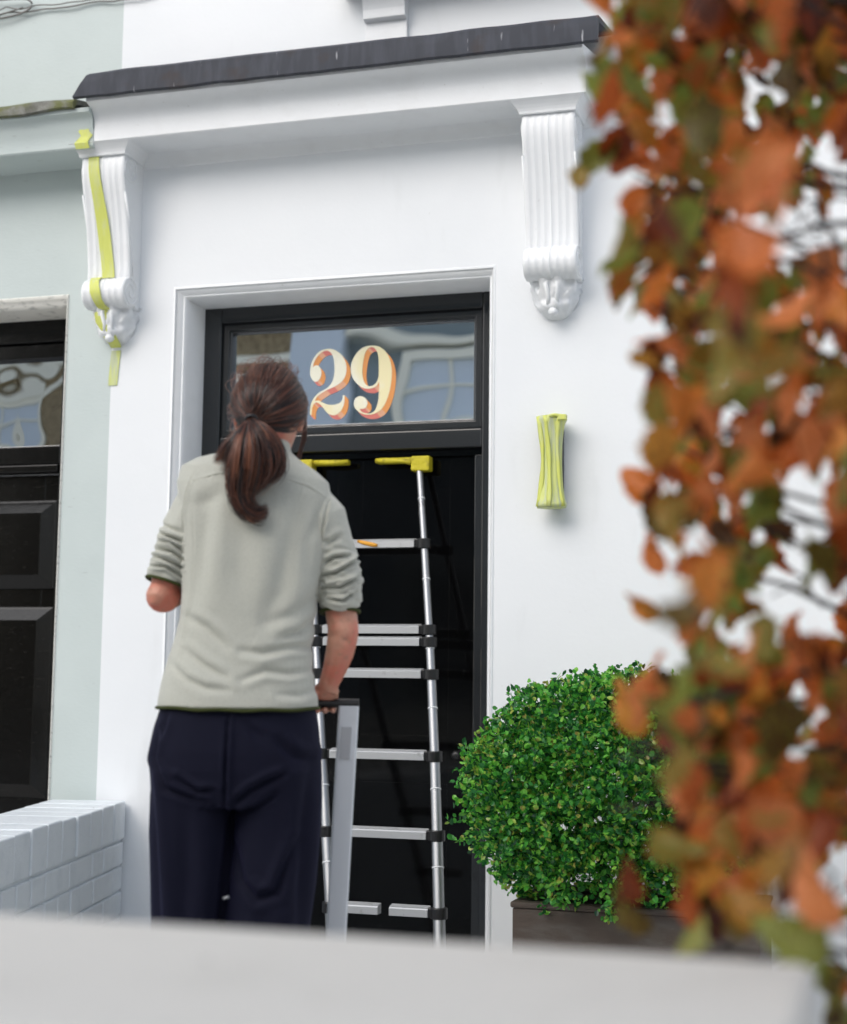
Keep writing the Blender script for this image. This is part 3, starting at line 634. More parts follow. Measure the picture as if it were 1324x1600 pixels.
# left outline of the leaf mass (x at height z, metres) and the openings through it (x, z, rx, rz)
edge = [(2.25,1.60),(2.12,1.615),(2.03,1.605),(1.93,1.64),(1.88,1.635),(1.80,1.65),(1.72,1.63),(1.66,1.66),(1.58,1.675),(1.50,1.665),(1.44,1.69),(1.38,1.695),(1.33,1.705),(1.29,1.665),(1.23,1.70),(1.15,1.695),(1.09,1.69),(1.04,1.70),(.98,1.80),(.93,1.84)]
def edge_x(z): return edge_x0(z)+.034
def edge_x0(z):
    for (z1, x1), (z0, x0) in zip(edge, edge[1:]):
        if z0 <= z <= z1: return x0+(x1-x0)*(z-z0)/(z1-z0)
    return 1.6 if z > 2.2 else 1.9
holes = [(1.617+(a-930)*.000761, 2.142-b*.000756, c*.00076, d*.00076) for a, b, c, d in [(1205,190,34,26),(1222,240,26,18),(1300,200,20,30),(1275,265,40,26),(1290,315,40,24),(1245,425,88,62),(1165,385,26,22),(1310,420,40,90),(1045,628,26,22),(1160,650,18,26),(1215,668,30,14),(1290,590,45,14),(1130,708,12,14),(1170,812,22,14),(1260,800,60,44),(1250,880,70,36),(1110,880,16,22),(1165,900,34,14),(1240,980,70,52),(1140,1025,20,18),(1300,1040,30,24),(1215,1145,26,30),(1260,1215,16,22),(1250,1300,12,22),(1300,1370,34,44),(1230,1470,46,60),(1300,1450,40,60)]]
def blocked(x, z): return any(((x-a)/rx)**2+((z-b)/rz)**2 < 1 for a, b, rx, rz in holes)
aleaves = []; tries = 0
while len(aleaves) < 1350 and tries < 40000:
    tries += 1
    z = random.uniform(.96, 2.27); x = edge_x(z)+abs(random.gauss(0,.0))+random.random()**1.15*(2.02-edge_x(z)); yv = -3.60+random.gauss(0,.19)
    if z < 1.04 and x < 1.83+random.uniform(-.02,.03): continue
    if yv < -3.75: x += (-3.75-yv)*.16                     # the face of the crown slopes back towards the trunk
    k_ = 1.8/(yv+5.4)                                      # gaps run through the crown as slanting tunnels
    if blocked(1.95+(x-1.95)*k_, 1.3+(z-1.3)*k_) or random.random() < .5*blocked(x, z): continue
    aleaves.append((x, yv, z, 1.0))
manual = [(1.603,-3.60,1.925,.045,-80),(1.628,-3.62,1.940,.055,-30),(1.648,-3.62,1.955,.06,-60),(1.665,-3.6,1.93,.06,-20),(1.625,-3.6,2.03,.06,-140),(1.66,-3.6,2.07,.06,-120),(1.67,-3.6,2.00,.06,-90),(1.69,-3.6,1.50,.06,-120),(1.70,-3.6,1.58,.06,-60),(1.665,-3.6,1.54,.065,-120),(1.69,-3.6,1.455,.05,-100),(1.675,-3.62,1.392,.045,-140),(1.655,-3.6,1.275,.07,-120),(1.66,-3.6,1.045,.06,-130),(1.675,-3.7,1.09,.05,-100),(1.86,-4.0,1.085,.07,-150),(1.885,-4.02,1.13,.07,-120),(1.66,-3.6,1.83,.06,-90)]
for q in range(60):       # a few sprays reach towards the street
    x, z = random.uniform(1.795, 1.935), random.uniform(1.17, 1.86); k_ = 1.8/1.15
    if not blocked(1.95+(x-1.95)*k_, 1.3+(z-1.3)*k_) and len([1 for a in aleaves if a[1] < -4.1]) < 20: aleaves.append((x, -4.25+random.gauss(0,.05), z, 1.0))
for q in range(220):      # dense top of the crown
    aleaves.append((random.uniform(1.70, 1.97), random.uniform(-3.7,-3.2), random.uniform(2.03, 2.35), 1.0))
for q in range(0): aleaves.append((random.uniform(1.84,1.93), random.uniform(-4.2,-4.0), random.choice((1.16,1.2,1.26,1.62,1.66,1.75,1.9,1.95)), 1.0))
n_ind = 286; k = 0
sm = MB()
order = sorted(range(len(aleaves)), key=lambda i: aleaves[i][1])
rank = {i: r_ for r_, i in enumerate(order)}
for i, (x, yv, z, f) in enumerate(aleaves):
    sz = random.choice((1,1,1,1.4))*random.uniform(.040,.068)
    Rm = Matrix.Rotation(random.gauss(0,1.1),3,'Z') @ Matrix.Rotation(random.gauss(-1.2,.6),3,'X') @ Matrix.Rotation(random.gauss(0,.7),3,'Y')
    off = Vector((0,.5*sz,0)); me = AL[i % 16]; mt = Matrix.Translation(Vector((x,yv,z))) @ Rm.to_4x4() @ Matrix.Scale(sz,4) @ Matrix.Translation((0,-.5,0))
    if rank[i] < n_ind:
        o = bpy.data.objects.new('leaf', me); COL.objects.link(o); o.parent = tree; o.matrix_local = Matrix.Translation(-tree.location) @ mt
    else: sm.add([tuple(mt @ v.co) for v in me.vertices], [tuple(p.vertices) for p in me.polygons])
for (x, yv, z, sz, an) in manual:
    Rm = Matrix.Rotation(R(an+90),3,'Y') @ Matrix.Rotation(R(90),3,'X') @ Matrix.Rotation(random.uniform(-.5,.5),3,'Y')
    o = bpy.data.objects.new('leaf', AL[int(x*1000) % 16]); COL.objects.link(o); o.parent = tree
    o.matrix_local = Matrix.Translation(-tree.location) @ Matrix.Translation((x,yv,z)) @ Rm.to_4x4() @ Matrix.Scale(sz*1.1,4) @ Matrix.Translation((0,-.5,0))
o = sm.build('leaf_mass', M['autumn'], tree, smooth=True); o['kind'] = 'stuff'

# ---------------------------------------------------------------- person
P0 = Vector((.56, -2.10, 0)); PR = Vector((math.cos(R(18)), math.sin(R(18)), 0)); PF = Vector((-math.sin(R(18)), math.cos(R(18)), 0))
def Wp(p): return P0 + PR*p[0] + PF*p[1] + Vector((0, 0, p[2]))
person = empty('person', (P0.x, P0.y, .42), 'person with brown ponytail in grey fleece and navy trousers, back to the viewer', 'person')
def ring(uc, hw, vb, vf, z, n=2.3, k=40, tz=0):
    out = []
    for i in range(k):
        a = 2*math.pi*i/k; c, s = math.cos(a), math.sin(a)
        u = uc + hw*math.copysign(abs(c)**(2/n), c); v = (vf if s > 0 else vb)*abs(s)**(2/n)
        out.append((u, v, z + tz*(u-uc)))
    return out
class PB(MB):
    def build_p(s, name, m, vox, sm=4, parent=person, fn=None):
        s.v = [tuple(Wp(p)) for p in s.v]
        o = s.build(name, m, parent)
        r = o.modifiers.new('remesh', 'REMESH'); r.mode = 'VOXEL'; r.voxel_size = vox; r.use_smooth_shade = True
        if sm: q = o.modifiers.new('smooth', 'SMOOTH'); q.iterations = sm; q.factor = .5
        baked(o)
        if fn:
            me = o.data; n = len(me.vertices); co = np.empty(n*3); me.vertices.foreach_get('co', co); co = co.reshape(-1,3)
            no = np.empty(n*3); me.vertex_normals.foreach_get('vector', no); no = no.reshape(-1,3)
            q = co - np.array(P0); L = np.stack([q@np.array(PR), q@np.array(PF), co[:,2]], 1); N = np.stack([no@np.array(PR), no@np.array(PF), no[:,2]], 1)
            co = co + no*fn(L, N)[:,None]; me.vertices.foreach_set('co', co.ravel()); me.update()
        o.data.polygons.foreach_set('use_smooth', [True]*len(o.data.polygons))
        return o
def pz(px, py): return ((px-(411-.0119*(py-750)))*(.001493-6.5e-8*(py-750)), 1.787-(py-735)*.001486)
def seg_dist(P, pts):
    best = np.full(len(P), 9.0); tt = np.zeros(len(P)); sgn = np.zeros(len(P)); tot = 0; Ls = [math.dist(a, b) for a, b in zip(pts, pts[1:])]; T = sum(Ls)
    for (a, b, l) in zip(pts, pts[1:], Ls):
        A = np.array(a); D = np.array(b)-A; t = np.clip(((P-A)@D)/(D@D), 0, 1); C_ = A+t[:,None]*D; d = np.linalg.norm(P-C_, axis=1)
        cr = D[0]*(P[:,1]-A[1]) - D[1]*(P[:,0]-A[0])
        m = d < best; best[m] = d[m]; tt[m] = ((tot+t*l)/T)[m]; sgn[m] = np.sign(cr)[m]; tot += l
    return best, tt, sgn
def folds(L, N, lst, back=True):
    out = np.zeros(len(L)); P = L[:,[0,2]]; mask = 1/(1+np.exp((N[:,1]-.15)*14)) if back else np.ones(len(L))
    for pts, w, amp in lst:
        q = [pz(*p) for p in pts]; d, t, sg = seg_dist(P, q); taper = np.sin(np.pi*np.clip(t*.92+.04, 0, 1))**.6
        sd_ = d*sg
        out += (2.3 if amp > .0028 and w <= .005 else 1.5)*amp*taper*(-np.exp(-(d/w)**2) + .75*np.exp(-((sd_-1.9*w)/(1.3*w))**2) + .25*np.exp(-((sd_+2.0*w)/(1.5*w))**2))
    return out*mask
# fleece pullover
fl = PB()
T_ = [(1.862,-.006,.060,.062),(1.838,-.006,.066,.066),(1.818,-.012,.098,.074),(1.80,-.020,.140,.082),(1.778,-.024,.172,.092),(1.74,-.026,.180,.104),(1.70,-.026,.176,.112),(1.64,-.026,.168,.118),(1.57,-.026,.162,.120),(1.50,-.029,.157,.118),(1.44,-.034,.154,.115),(1.395,-.041,.157,.115),(1.35,-.047,.164,.118),(1.30,-.052,.174,.124),(1.26,-.051,.182,.129),(1.237,-.050,.184,.131)]
fl.rings([ring(u, h, -d, d*.95, z, 2.35, 44, tz=-.10 if z > 1.6 else -.10*max(0,(z-1.4)/.2)) for z, u, h, d in T_])
fl.tube([(-.145,.0,1.752),(-.160,.0,1.70),(-.182,.0,1.655),(-.203,.002,1.60),(-.220,.006,1.560),(-.226,.008,1.530)], [.040,.054,.053,.050,.047,.044], 20, flat=1.15, up=(1,0,0))
fl.tube([(.115,.0,1.722),(.135,.0,1.68),(.156,.005,1.63),(.171,.010,1.575),(.178,.018,1.52),(.178,.028,1.474)], [.040,.056,.052,.051,.053,.047], 20, flat=1.15, up=(1,0,0))
FL = [ # creases drawn as seen from behind
 ([(303,761),(345,750),(395,748)],.0016,.0022),([(450,757),(480,765),(507,782)],.0016,.0022),([(307,745),(296,775),(291,810),(292,850)],.0022,.0028),([(512,785),(503,830),(500,880),(494,930)],.0028,.004),
 ([(306,800),(308,860),(305,930),(292,1000),(280,1065)],.0016,.0016),([(497,985),(505,1040),(508,1090)],.0016,.0014),
 ([(288,852),(262,842),(252,838)],.0040,.0075),([(290,880),(272,868),(248,862),(238,862)],.004,.007),([(290,892),(262,880),(245,874),(236,872)],.0032,.0055),([(286,905),(262,890),(233,888)],.003,.005),([(290,868),(270,852),(250,850)],.0030,.0045),([(285,838),(260,828),(250,822)],.005,.004),
 ([(506,880),(520,872),(545,868)],.004,.007),([(502,900),(525,895),(548,880),(560,868)],.0036,.0065),([(503,918),(530,918),(553,905),(563,893)],.0042,.0075),([(512,936),(535,938),(556,925)],.0034,.006),([(500,905),(512,915),(540,908)],.003,.004),([(503,845),(512,850),(530,838)],.006,.006),
 ([(495,930),(460,962),(420,978)],.013,.0045),([(300,968),(330,985),(362,1015)],.010,.0045),([(490,965),(468,990),(440,1000)],.009,.005),([(492,1010),(455,1012),(415,1022),(380,1018)],.009,.0055),([(492,1045),(455,1052),(420,1048),(385,1062)],.008,.005),([(300,1020),(325,1040),(360,1060)],.009,.0045),([(275,1040),(300,1062),(330,1075),(365,1078)],.008,.004),([(495,1075),(470,1085),(440,1083)],.008,.0035),
 ([(330,780),(322,860),(318,930)],.020,.006),([(465,800),(452,870),(440,930),(415,980)],.022,.0065),([(385,830),(380,900),(395,960)],.030,.003),([(500,800),(480,850),(478,900)],.012,.004),([(310,800),(325,790),(350,785)],.016,.003),
 ([(543,800),(548,850)],.02,.003),([(275,790),(265,830)],.016,.003)]
def ff(L, N):
    d = folds(L, N, FL)
    sl = ((L[:,0] < -.185) & (L[:,2] > 1.50)) | ((L[:,0] > .135) & (L[:,2] > 1.44))
    low = np.clip((1.665-L[:,2])/.08, 0, 1)*sl
    nz_ = np.array([mnoise.noise(Vector((p[0]*14, p[1]*14, p[2]*38))) if w > 0 else 0 for p, w in zip(L, low)])
    d += low*(.0075*nz_ + .0012*np.sin(L[:,2]*300+L[:,0]*110+5*nz_))
    d += .0022*np.array([mnoise.noise(Vector((p[0]*11, p[1]*11, p[2]*9))) for p in L])
    return d
fleece = fl.build_p('fleece_pullover', M['fleece'], .0031, 4, fn=ff)
pb = MB(); hz = ring(-.050, .1845, -.1315, .125, 1.236, 2.35, 72)
pts = [Wp((u, v, 1.2375-.0035*math.cos((u+.05)*9)+.0015*math.sin(u*60))) for u, v, z in hz]; pts.append(pts[0])
pb.tube(pts, .0040, 8, flat=1.3); pb.build('olive_hem', M['olive'], fleece, smooth=True)
for c, rr, tx in (((-.2255,.008,1.523), .0450, -.28), ((.178,.028,1.462), .0455, .02)):
    pp = [Wp((c[0]+rr*math.cos(a), c[1]+rr*1.12*math.sin(a), c[2]+tx*rr*math.cos(a)-.006*math.sin(a))) for a in [k*2*math.pi/32 for k in range(33)]]; pb = MB(); pb.tube(pp, .0042, 8); pb.build('olive_cuff', M['olive'], fleece, smooth=True)
# trousers: hips and two wide legs down to the ankles
tr = PB()
tr.rings([ring(u, h, -b, f, z, 2.4, 44) for z, u, h, b, f in [(1.262,-.050,.158,.112,.105),(1.235,-.050,.178,.122,.11),(1.19,-.052,.188,.130,.115),(1.14,-.054,.1935,.138,.118),(1.10,-.054,.1945,.138,.118),(1.06,-.053,.1935,.130,.115),(1.02,-.053,.190,.112,.11)]])
for s_, cs in ((-1, [(1.10,-.150,.094,.125),(1.04,-.153,.0935,.112),(.95,-.152,.0920,.104),(.85,-.151,.087,.100),(.755,-.153,.079,.099),(.65,-.155,.078,.098),(.50,-.158,.080,.098)]), (1, [(1.10,.044,.095,.125),(1.04,.046,.0945,.112),(.95,.044,.0935,.104),(.85,.038,.0950,.100),(.755,.028,.0955,.099),(.65,.026,.092,.098),(.50,.026,.090,.098)])):
    tr.rings([ring(u, h, -d, d*.95, z, 2.2, 36) for z, u, h, d in cs])
TF = [([(366,1112),(364,1200),(362,1260)],.004,.005),([(364,1260),(356,1340),(349,1440)],.004,.006),
 ([(255,1140),(250,1180),(270,1225),(330,1243)],.007,.008),([(290,1210),(320,1228),(345,1226)],.006,.008),([(440,1150),(465,1175),(490,1180)],.010,.006),([(375,1245),(400,1225),(430,1210),(455,1200)],.007,.008),([(372,1262),(410,1250),(440,1230)],.006,.006),
 ([(375,1310),(385,1360),(410,1385),(440,1375),(470,1300)],.010,.009),([(240,1200),(250,1300),(262,1440)],.012,.007),([(490,1180),(480,1280),(475,1440)],.012,.006),([(300,1260),(305,1350),(300,1440)],.02,.006),([(420,1400),(425,1440)],.02,.005),([(270,1115),(262,1150)],.006,.004),([(395,1130),(420,1150)],.01,.004)]
def tf(L, N):
    d = folds(L, N, TF)
    return d + .004*np.array([mnoise.noise(Vector((p[0]*9, p[1]*9, p[2]*4))) for p in L])
tr.build_p('trousers', M['navy'], .005, 3, fn=tf)
sb = MB(); c = Wp((-.056,-.112,.825)); sb.tube([c+PR*-.006+Vector((0,0,-.002)), c, c+PR*.007+Vector((0,0,.003))], [.0035,.0028,.0042], 10); sb.build('toggle', M['alu'], person, smooth=True)

# body: head, neck, torso, arms, hands, legs
def tubes(b, pts, rad, n=14, flat=1.0, up=(1,0,0)): b.tube(pts, rad, n, flat, up)
bd_ = PB()
HU = .005
HR = [(1.822,.022,.045,.100),(1.830,.036,.02,.108),(1.845,.050,-.022,.108),(1.868,.060,-.058,.103),(1.895,.068,-.078,.102),(1.92,.072,-.088,.100),(1.945,.0735,-.092,.098),(1.97,.071,-.091,.090),(1.992,.063,-.081,.075),(2.008,.050,-.064,.055),(2.018,.030,-.04,.03),(2.021,.012,-.015,.01)]
def hring(z, hw, vb, vf, k=36):
    c = (vb+vf)/2; h = (vf-vb)/2; return [(HU+hw*math.cos(a), c+h*math.sin(a), z+.10*(c+h*math.sin(a))) for a in [2*math.pi*i/k for i in range(k)]]
bd_.rings([hring(*r_) for r_ in HR])
tubes(bd_, [(-.012,-.012,1.77),(-.006,-.010,1.82),(.002,-.006,1.87),(.004,-.002,1.90)], [.062,.052,.050,.05], 20)
tubes(bd_, [(HU,.095,1.955),(HU,.112,1.935),(HU,.122,1.922),(HU,.105,1.912)], [.008,.010,.012,.006], 10)          # nose
tubes(bd_, [(HU-.024,.098,1.888),(HU,.110,1.890),(HU+.024,.098,1.888)], [.003,.006,.003], 8); tubes(bd_, [(HU-.02,.096,1.880),(HU,.107,1.879),(HU+.02,.096,1.880)], [.003,.006,.003], 8)
for s_ in (-1, 1):      # ears and eye sockets' brows
    e = HU+s_*.074
    pts = [(e+s_*(.005+.006*math.sin(a)), -.002-.014*math.cos(a)*1.0, 1.912+.027*math.sin(a)) for a in [k*.48 for k in range(14)]]
    tubes(bd_, pts, .0052, 8); tubes(bd_, [(e-s_*.004,0,1.895),(e+s_*.002,-.002,1.915),(e,0,1.93)], .009, 8)
    tubes(bd_, [(HU+s_*.012,.100,1.962),(HU+s_*.032,.096,1.966),(HU+s_*.05,.078,1.960)], [.005,.006,.004], 8)
bd_.rings([ring(u, h*.80, -d*.72, d*.70, z, 2.2, 30) for z, u, h, d in T_[4:]] + [ring(-.052,.150,-.095,.085,1.15,2.2,30), ring(-.052,.155,-.10,.085,1.08,2.2,30), ring(-.052,.14,-.08,.075,1.03,2.2,30)])
for s_, u0, u1 in ((-1,-.145,-.155),(1,.040,.030)):
    tubes(bd_, [(u0,0,1.08),(u0,0,.98),(u1,.0,.80),(u1,.008,.76),(u1,-.008,.62),(u1,0,.50),(u1,.01,.46)], [.075,.070,.052,.050,.048,.034,.036], 18)
    tubes(bd_, [(u1,-.03,.465),(u1,.05,.455),(u1,.13,.445)], [.032,.034,.022], 14, flat=.8, up=(0,0,1))
# left arm: bent, forearm reaching forward; right arm: hanging to the rail
tubes(bd_, [(-.145,0,1.735),(-.175,0,1.66),(-.207,0,1.58),(-.226,.004,1.525),(-.231,.008,1.497)], [.034,.036,.032,.033,.036], 18)
tubes(bd_, [(-.229,-.006,1.506),(-.230,-.002,1.492),(-.232,.04,1.498),(-.218,.12,1.512),(-.190,.19,1.532),(-.165,.235,1.548)], [.030,.040,.041,.035,.026,.022], 18)
tubes(bd_, [(-.236,-.008,1.498),(-.243,-.020,1.484),(-.246,-.022,1.470)], [.030,.025,.012], 14)
tubes(bd_, [(.118,0,1.71),(.150,.005,1.62),(.172,.014,1.54),(.180,.024,1.47),(.186,.024,1.425)], [.036,.042,.041,.037,.036], 18)
tubes(bd_, [(.186,.020,1.440),(.187,.018,1.418),(.185,.022,1.398),(.179,.034,1.365),(.168,.048,1.33),(.157,.062,1.302),(.150,.072,1.284)], [.035,.0365,.036,.033,.0285,.0245,.0225], 18, flat=.92)
BARZ, BARV = 1.2490, .105
tubes(bd_, [(.151,.070,1.290),(.147,.082,1.280),(.142,.096,1.273),(.140,.108,1.269)], [.024,.031,.036,.034], 16, flat=.48, up=(1,0,0))
tubes(bd_, [(.166,.072,1.281),(.171,.080,1.274)], [.010,.010], 8)
for i, u in enumerate((.168,.149,.130,.112)):
    w_ = (.0078,.0086,.0088,.0084)[i]; q = (.0,.002,.003,.001)[i]
    tubes(bd_, [(u,.096,1.270),(u,.114+q,1.268),(u-.001,.126+q,1.257),(u-.002,.127+q,1.244),(u-.003,.117,1.2335),(u-.004,.102,1.231),(u-.004,.092,1.2345)], [w_,w_*1.05,w_,w_*1.02,w_*.95,w_*.9,w_*.75], 10)
tubes(bd_, [(.122,.076,1.281),(.108,.082,1.266),(.103,.085,1.250),(.108,.090,1.237),(.118,.098,1.232)], [.013,.0115,.010,.0095,.0075], 10)
# left hand held in front of the chest, fingers loosely curled
tubes(bd_, [(-.168,.232,1.548),(-.150,.255,1.560),(-.130,.282,1.575),(-.122,.294,1.582)], [.022,.030,.036,.033], 16, flat=.5, up=(0,0,1))
for i in range(4):
    o_ = Vector((-.148+.018*i, .292-.002*i, 1.570+.009*i)); l = (.9,1.05,1.1,1.0)[i]
    tubes(bd_, [o_, o_+Vector((.012,.026,.008))*l, o_+Vector((.030,.040,.006))*l, o_+Vector((.044,.036,-.006))*l, o_+Vector((.046,.024,-.014))*l], [.0088,.0086,.008,.0075,.0062], 10)
tubes(bd_, [(-.135,.252,1.580),(-.112,.262,1.596),(-.095,.28,1.600),(-.085,.298,1.594)], [.012,.0115,.010,.0078], 10)
def bf(L, N):
    d = np.zeros(len(L))
    for (c, r_, a) in (((.165,1.405),.012,-.0035),((.196,1.393),.009,-.005),((.177,1.425),.010,.002),((.150,1.30),.006,-.002),((.162,1.335),.014,-.0015)):
        m = (N[:,1] < .2); d += m*a*np.exp(-((L[:,0]-c[0])**2+(L[:,2]-c[1])**2)/r_**2)
    q = [(.176,1.38),(.165,1.34),(.150,1.30)]; dd, t, s2 = seg_dist(L[:,[0,2]], q); d += (N[:,1] < 0)*(-.0022)*np.exp(-(dd/.006)**2)
    for s_ in (-1, 1): d += (L[:,1] > .05)*(-.006)*np.exp(-((L[:,0]-HU-s_*.03)**2+(L[:,2]-1.953)**2)/.012**2)
    return d
body = bd_.build_p('body', M['skin'], .0031, 3, fn=bf)
for s_ in (-1, 1):
    e = MB(); c = Wp((HU+s_*.030,.086,1.955)); e.tube([c-PF*.010, c-PF*.004, c+PF*.004, c+PF*.009], [.004,.010,.009,.004], 14); e.build('eye', M['white_trim'], person, smooth=True)
for u1 in (-.155, .030):
    b = PB(); b.tube([(u1,-.045,.448),(u1,-.01,.458),(u1,.06,.452),(u1,.12,.443),(u1,.155,.438)], [.026,.040,.040,.038,.02], 18, flat=.85, up=(0,0,1)); b.box(u1-.034,u1+.034,-.06,.155,.420,.436); b.build_p('shoe', M['shoe'], .004, 2)

# hair: cap plus strands gathered into a low ponytail
HC = Vector((HU, .002, 1.940)); TIE = Vector((-.026, -.108, 1.890))
def hrad(d):      # distance from the head centre to the scalp along d, from the ring table
    k = 1/math.sqrt((d[0]/.0745)**2+(d[1]/.094)**2+(d[2]/(.086 if d[2] > 0 else .115))**2); return k
def hp(d, off): d = d.normalized(); p = HC+d*(hrad(d)+off); p.z += .06*(p.y) ; return p
def hairline(d):   # True where hair grows
    if d[1] > .55 and d[2] < .55: return False
    if d[1] > .12 and d[2] < -.02: return False
    if d[2] < -.62: return False
    if abs(d[0]) > .55 and d[2] < -.20 and d[1] > -.30: return False
    return True
hc_ = MB(); vs = []; idx = {}; N1, N2 = 40, 56
for i in range(N1+1):
    for j in range(N2):
        th = math.pi*i/N1; ph = 2*math.pi*j/N2; d = Vector((math.sin(th)*math.cos(ph), math.sin(th)*math.sin(ph), math.cos(th)))
        vs.append((d, hp(d, .0075)))
fs = []
for i in range(N1):
    for j in range(N2):
        q = (i*N2+j, (i+1)*N2+j, (i+1)*N2+(j+1) % N2, i*N2+(j+1) % N2)
        if all(hairline(vs[k][0]) for k in q): fs.append(q)
hc_.add([tuple(Wp(v[1])) for v in vs], fs); hcap = hc_.build('hair', M['hair_a'], person, smooth=True)
hmats = [M['hair_a'], M['hair_b'], M['hair_c'], M['hair_d']]
def strands(name, lst, parent):
    cu = bpy.data.curves.new(name, 'CURVE'); cu.dimensions = '3D'; cu.bevel_depth = 1.0; cu.bevel_resolution = 0
    for m in hmats: cu.materials.append(m)
    for pts, rad, mi in lst:
        s = cu.splines.new('POLY'); s.points.add(len(pts)-1); s.material_index = mi
        for k, p in enumerate(pts):
            w = Wp(p); s.points[k].co = (*w, 1); t = k/(len(pts)-1); s.points[k].radius = rad*(1-.75*max(0, t-.55)/.45)
    t = bpy.data.objects.new(name, cu); COL.objects.link(t); dg = bpy.context.evaluated_depsgraph_get()
    me = bpy.data.meshes.new_from_object(t.evaluated_get(dg)); bpy.data.objects.remove(t)
    me.polygons.foreach_set('use_smooth', [True]*len(me.polygons)); o = bpy.data.objects.new(name, me); COL.objects.link(o); o.parent = parent
    o.matrix_parent_inverse = Matrix.Translation(-parent.location); return o
lst = []; dT = (TIE-HC).normalized()
def slerp(a, b, t):
    w = math.acos(max(-1, min(1, a.dot(b)))); s = math.sin(w)
    return a if s < 1e-4 else (a*math.sin((1-t)*w)+b*math.sin(t*w))/s
while len(lst) < 2300:
    d = Vector(rng.normal(size=3)).normalized()
    if not hairline(d) or d.dot(dT) > .97: continue
    off = rng.uniform(.006,.013); ph = rng.uniform(0,6); w1 = rng.uniform(-.06,.06); pts = []
    side = d.cross(dT).normalized(); lockn = mnoise.noise(Vector(d*7.0))
    for k in range(11):
        t = k/10; q = slerp(d, dT, t*.985)+side*(w1*math.sin(t*math.pi))
        h = off+.0045*math.sin(t*math.pi)*(lockn*1.6)+.004*math.sin(t*math.pi)
        p = hp(q, h)
        if t > .9: p = p.lerp(TIE+Vector((rng.uniform(-.008,.008),.004,rng.uniform(-.006,.008))), (t-.9)*8)
        pts.append(p)
    c = rng.rand(); base = lockn*1.3+c
    lst.append((pts, rng.uniform(.0006,.0012), 0 if base < .80 else (1 if base < 1.12 else 2)))
for q in range(150):       # loose hair over the crown and at the temples
    if q < 95: d = Vector((rng.uniform(-.55,.75), rng.uniform(-.15,.5), rng.uniform(.75,1.0))).normalized(); lift = rng.uniform(.010,.034)
    else: s_ = rng.choice((-1,1)); d = Vector((s_*rng.uniform(.8,1), rng.uniform(-.1,.45), rng.uniform(-.4,.5))).normalized(); lift = rng.uniform(.004,.016)
    pts = []; w1 = rng.uniform(-.25,.25); side = d.cross(dT).normalized()
    for k in range(10):
        t = k/9; qd = slerp(d, dT, t*.7)+side*w1*math.sin(t*3.1); pts.append(hp(qd, .011+lift*math.sin(t*math.pi)**1.3))
    lst.append((pts, rng.uniform(.0003,.0006), 2 if q % 3 else 3))
for q in range(26):        # lock beside the right ear
    x0 = HU+.083+rng.uniform(-.004,.006); pts = [(x0-.008, .03, 1.96),(x0-.002,.03,1.92),(x0-.004+rng.uniform(-.004,.004),.03,1.87),(x0-.012,.034,1.835),(x0-.022+rng.uniform(-.006,.006),.04,1.815)]
    lst.append(([Vector(p) for p in pts], .0008, int(rng.choice((0,1,2)))))
hair = strands('hair_strands', lst, hcap)
hair['kind'] = 'stuff'
# ponytail
G = [ # centre lines (u, v, z) and how many strands, spread, end colour
 ([(-.026,-.112,1.888),(-.048,-.135,1.855),(-.078,-.135,1.815),(-.106,-.118,1.788)], 95, .009, 3),
 ([(-.026,-.112,1.888),(-.044,-.140,1.850),(-.062,-.145,1.805),(-.082,-.135,1.765)], 110, .011, 1),
 ([(-.026,-.112,1.888),(-.040,-.145,1.850),(-.052,-.152,1.80),(-.060,-.148,1.745),(-.050,-.145,1.70),(-.030,-.142,1.670),(-.006,-.140,1.664)], 210, .010, 1),
 ([(-.026,-.112,1.888),(-.030,-.148,1.850),(-.032,-.156,1.80),(-.040,-.154,1.745),(-.038,-.148,1.70),(-.018,-.144,1.674),(.004,-.140,1.672),(.014,-.138,1.686)], 330, .013, 0),
 ([(-.026,-.112,1.888),(-.020,-.150,1.855),(-.014,-.156,1.81),(-.018,-.155,1.76),(-.028,-.150,1.715),(-.022,-.146,1.685)], 260, .013, 0),
 ([(-.026,-.112,1.888),(-.006,-.145,1.860),(.014,-.150,1.82),(.020,-.150,1.78),(.006,-.148,1.745),(-.016,-.148,1.72)], 220, .012, 1),
 ([(-.026,-.112,1.888),(.004,-.138,1.868),(.034,-.142,1.835),(.046,-.142,1.79),(.036,-.142,1.757),(.012,-.144,1.742)], 130, .009, 2)]
lst = []
def cat(pts, t):
    n = len(pts)-1; x = min(t*n, n-1e-6); i = int(x); f = x-i; P_ = [Vector(pts[max(0,min(n,i+j))]) for j in (-1,0,1,2)]
    return .5*((2*P_[1])+(-P_[0]+P_[2])*f+(2*P_[0]-5*P_[1]+4*P_[2]-P_[3])*f*f+(-P_[0]+3*P_[1]-3*P_[2]+P_[3])*f**3)
for gi, (pts, cnt, sp, ec) in enumerate(G):
    for q in range(cnt):
        o1 = Vector(rng.normal(size=3))*sp*.55; sub = Vector((math.sin(q*.7+gi)*.5, math.cos(q*.37), math.sin(q*.21)))*sp*.35; out = []; tl = rng.uniform(.82, 1.0); n = 12
        for k in range(n+1):
            t = k/n*tl; s_ = .35+1.0*math.sin(min(1,t*1.15)*math.pi*.62)*(1-.55*max(0,t-.6)/.4); out.append(cat(pts, t)+(o1+sub)*s_)
        c = rng.rand(); mi = 0 if c < .38 else (1 if c < .66 else (2 if c < .93 else 3))
        if ec == 3 and c > .3: mi = 2 if c < .75 else 3
        if ec == 2 and c > .5: mi = 2
        lst.append((out, rng.uniform(.0007,.0014), mi))
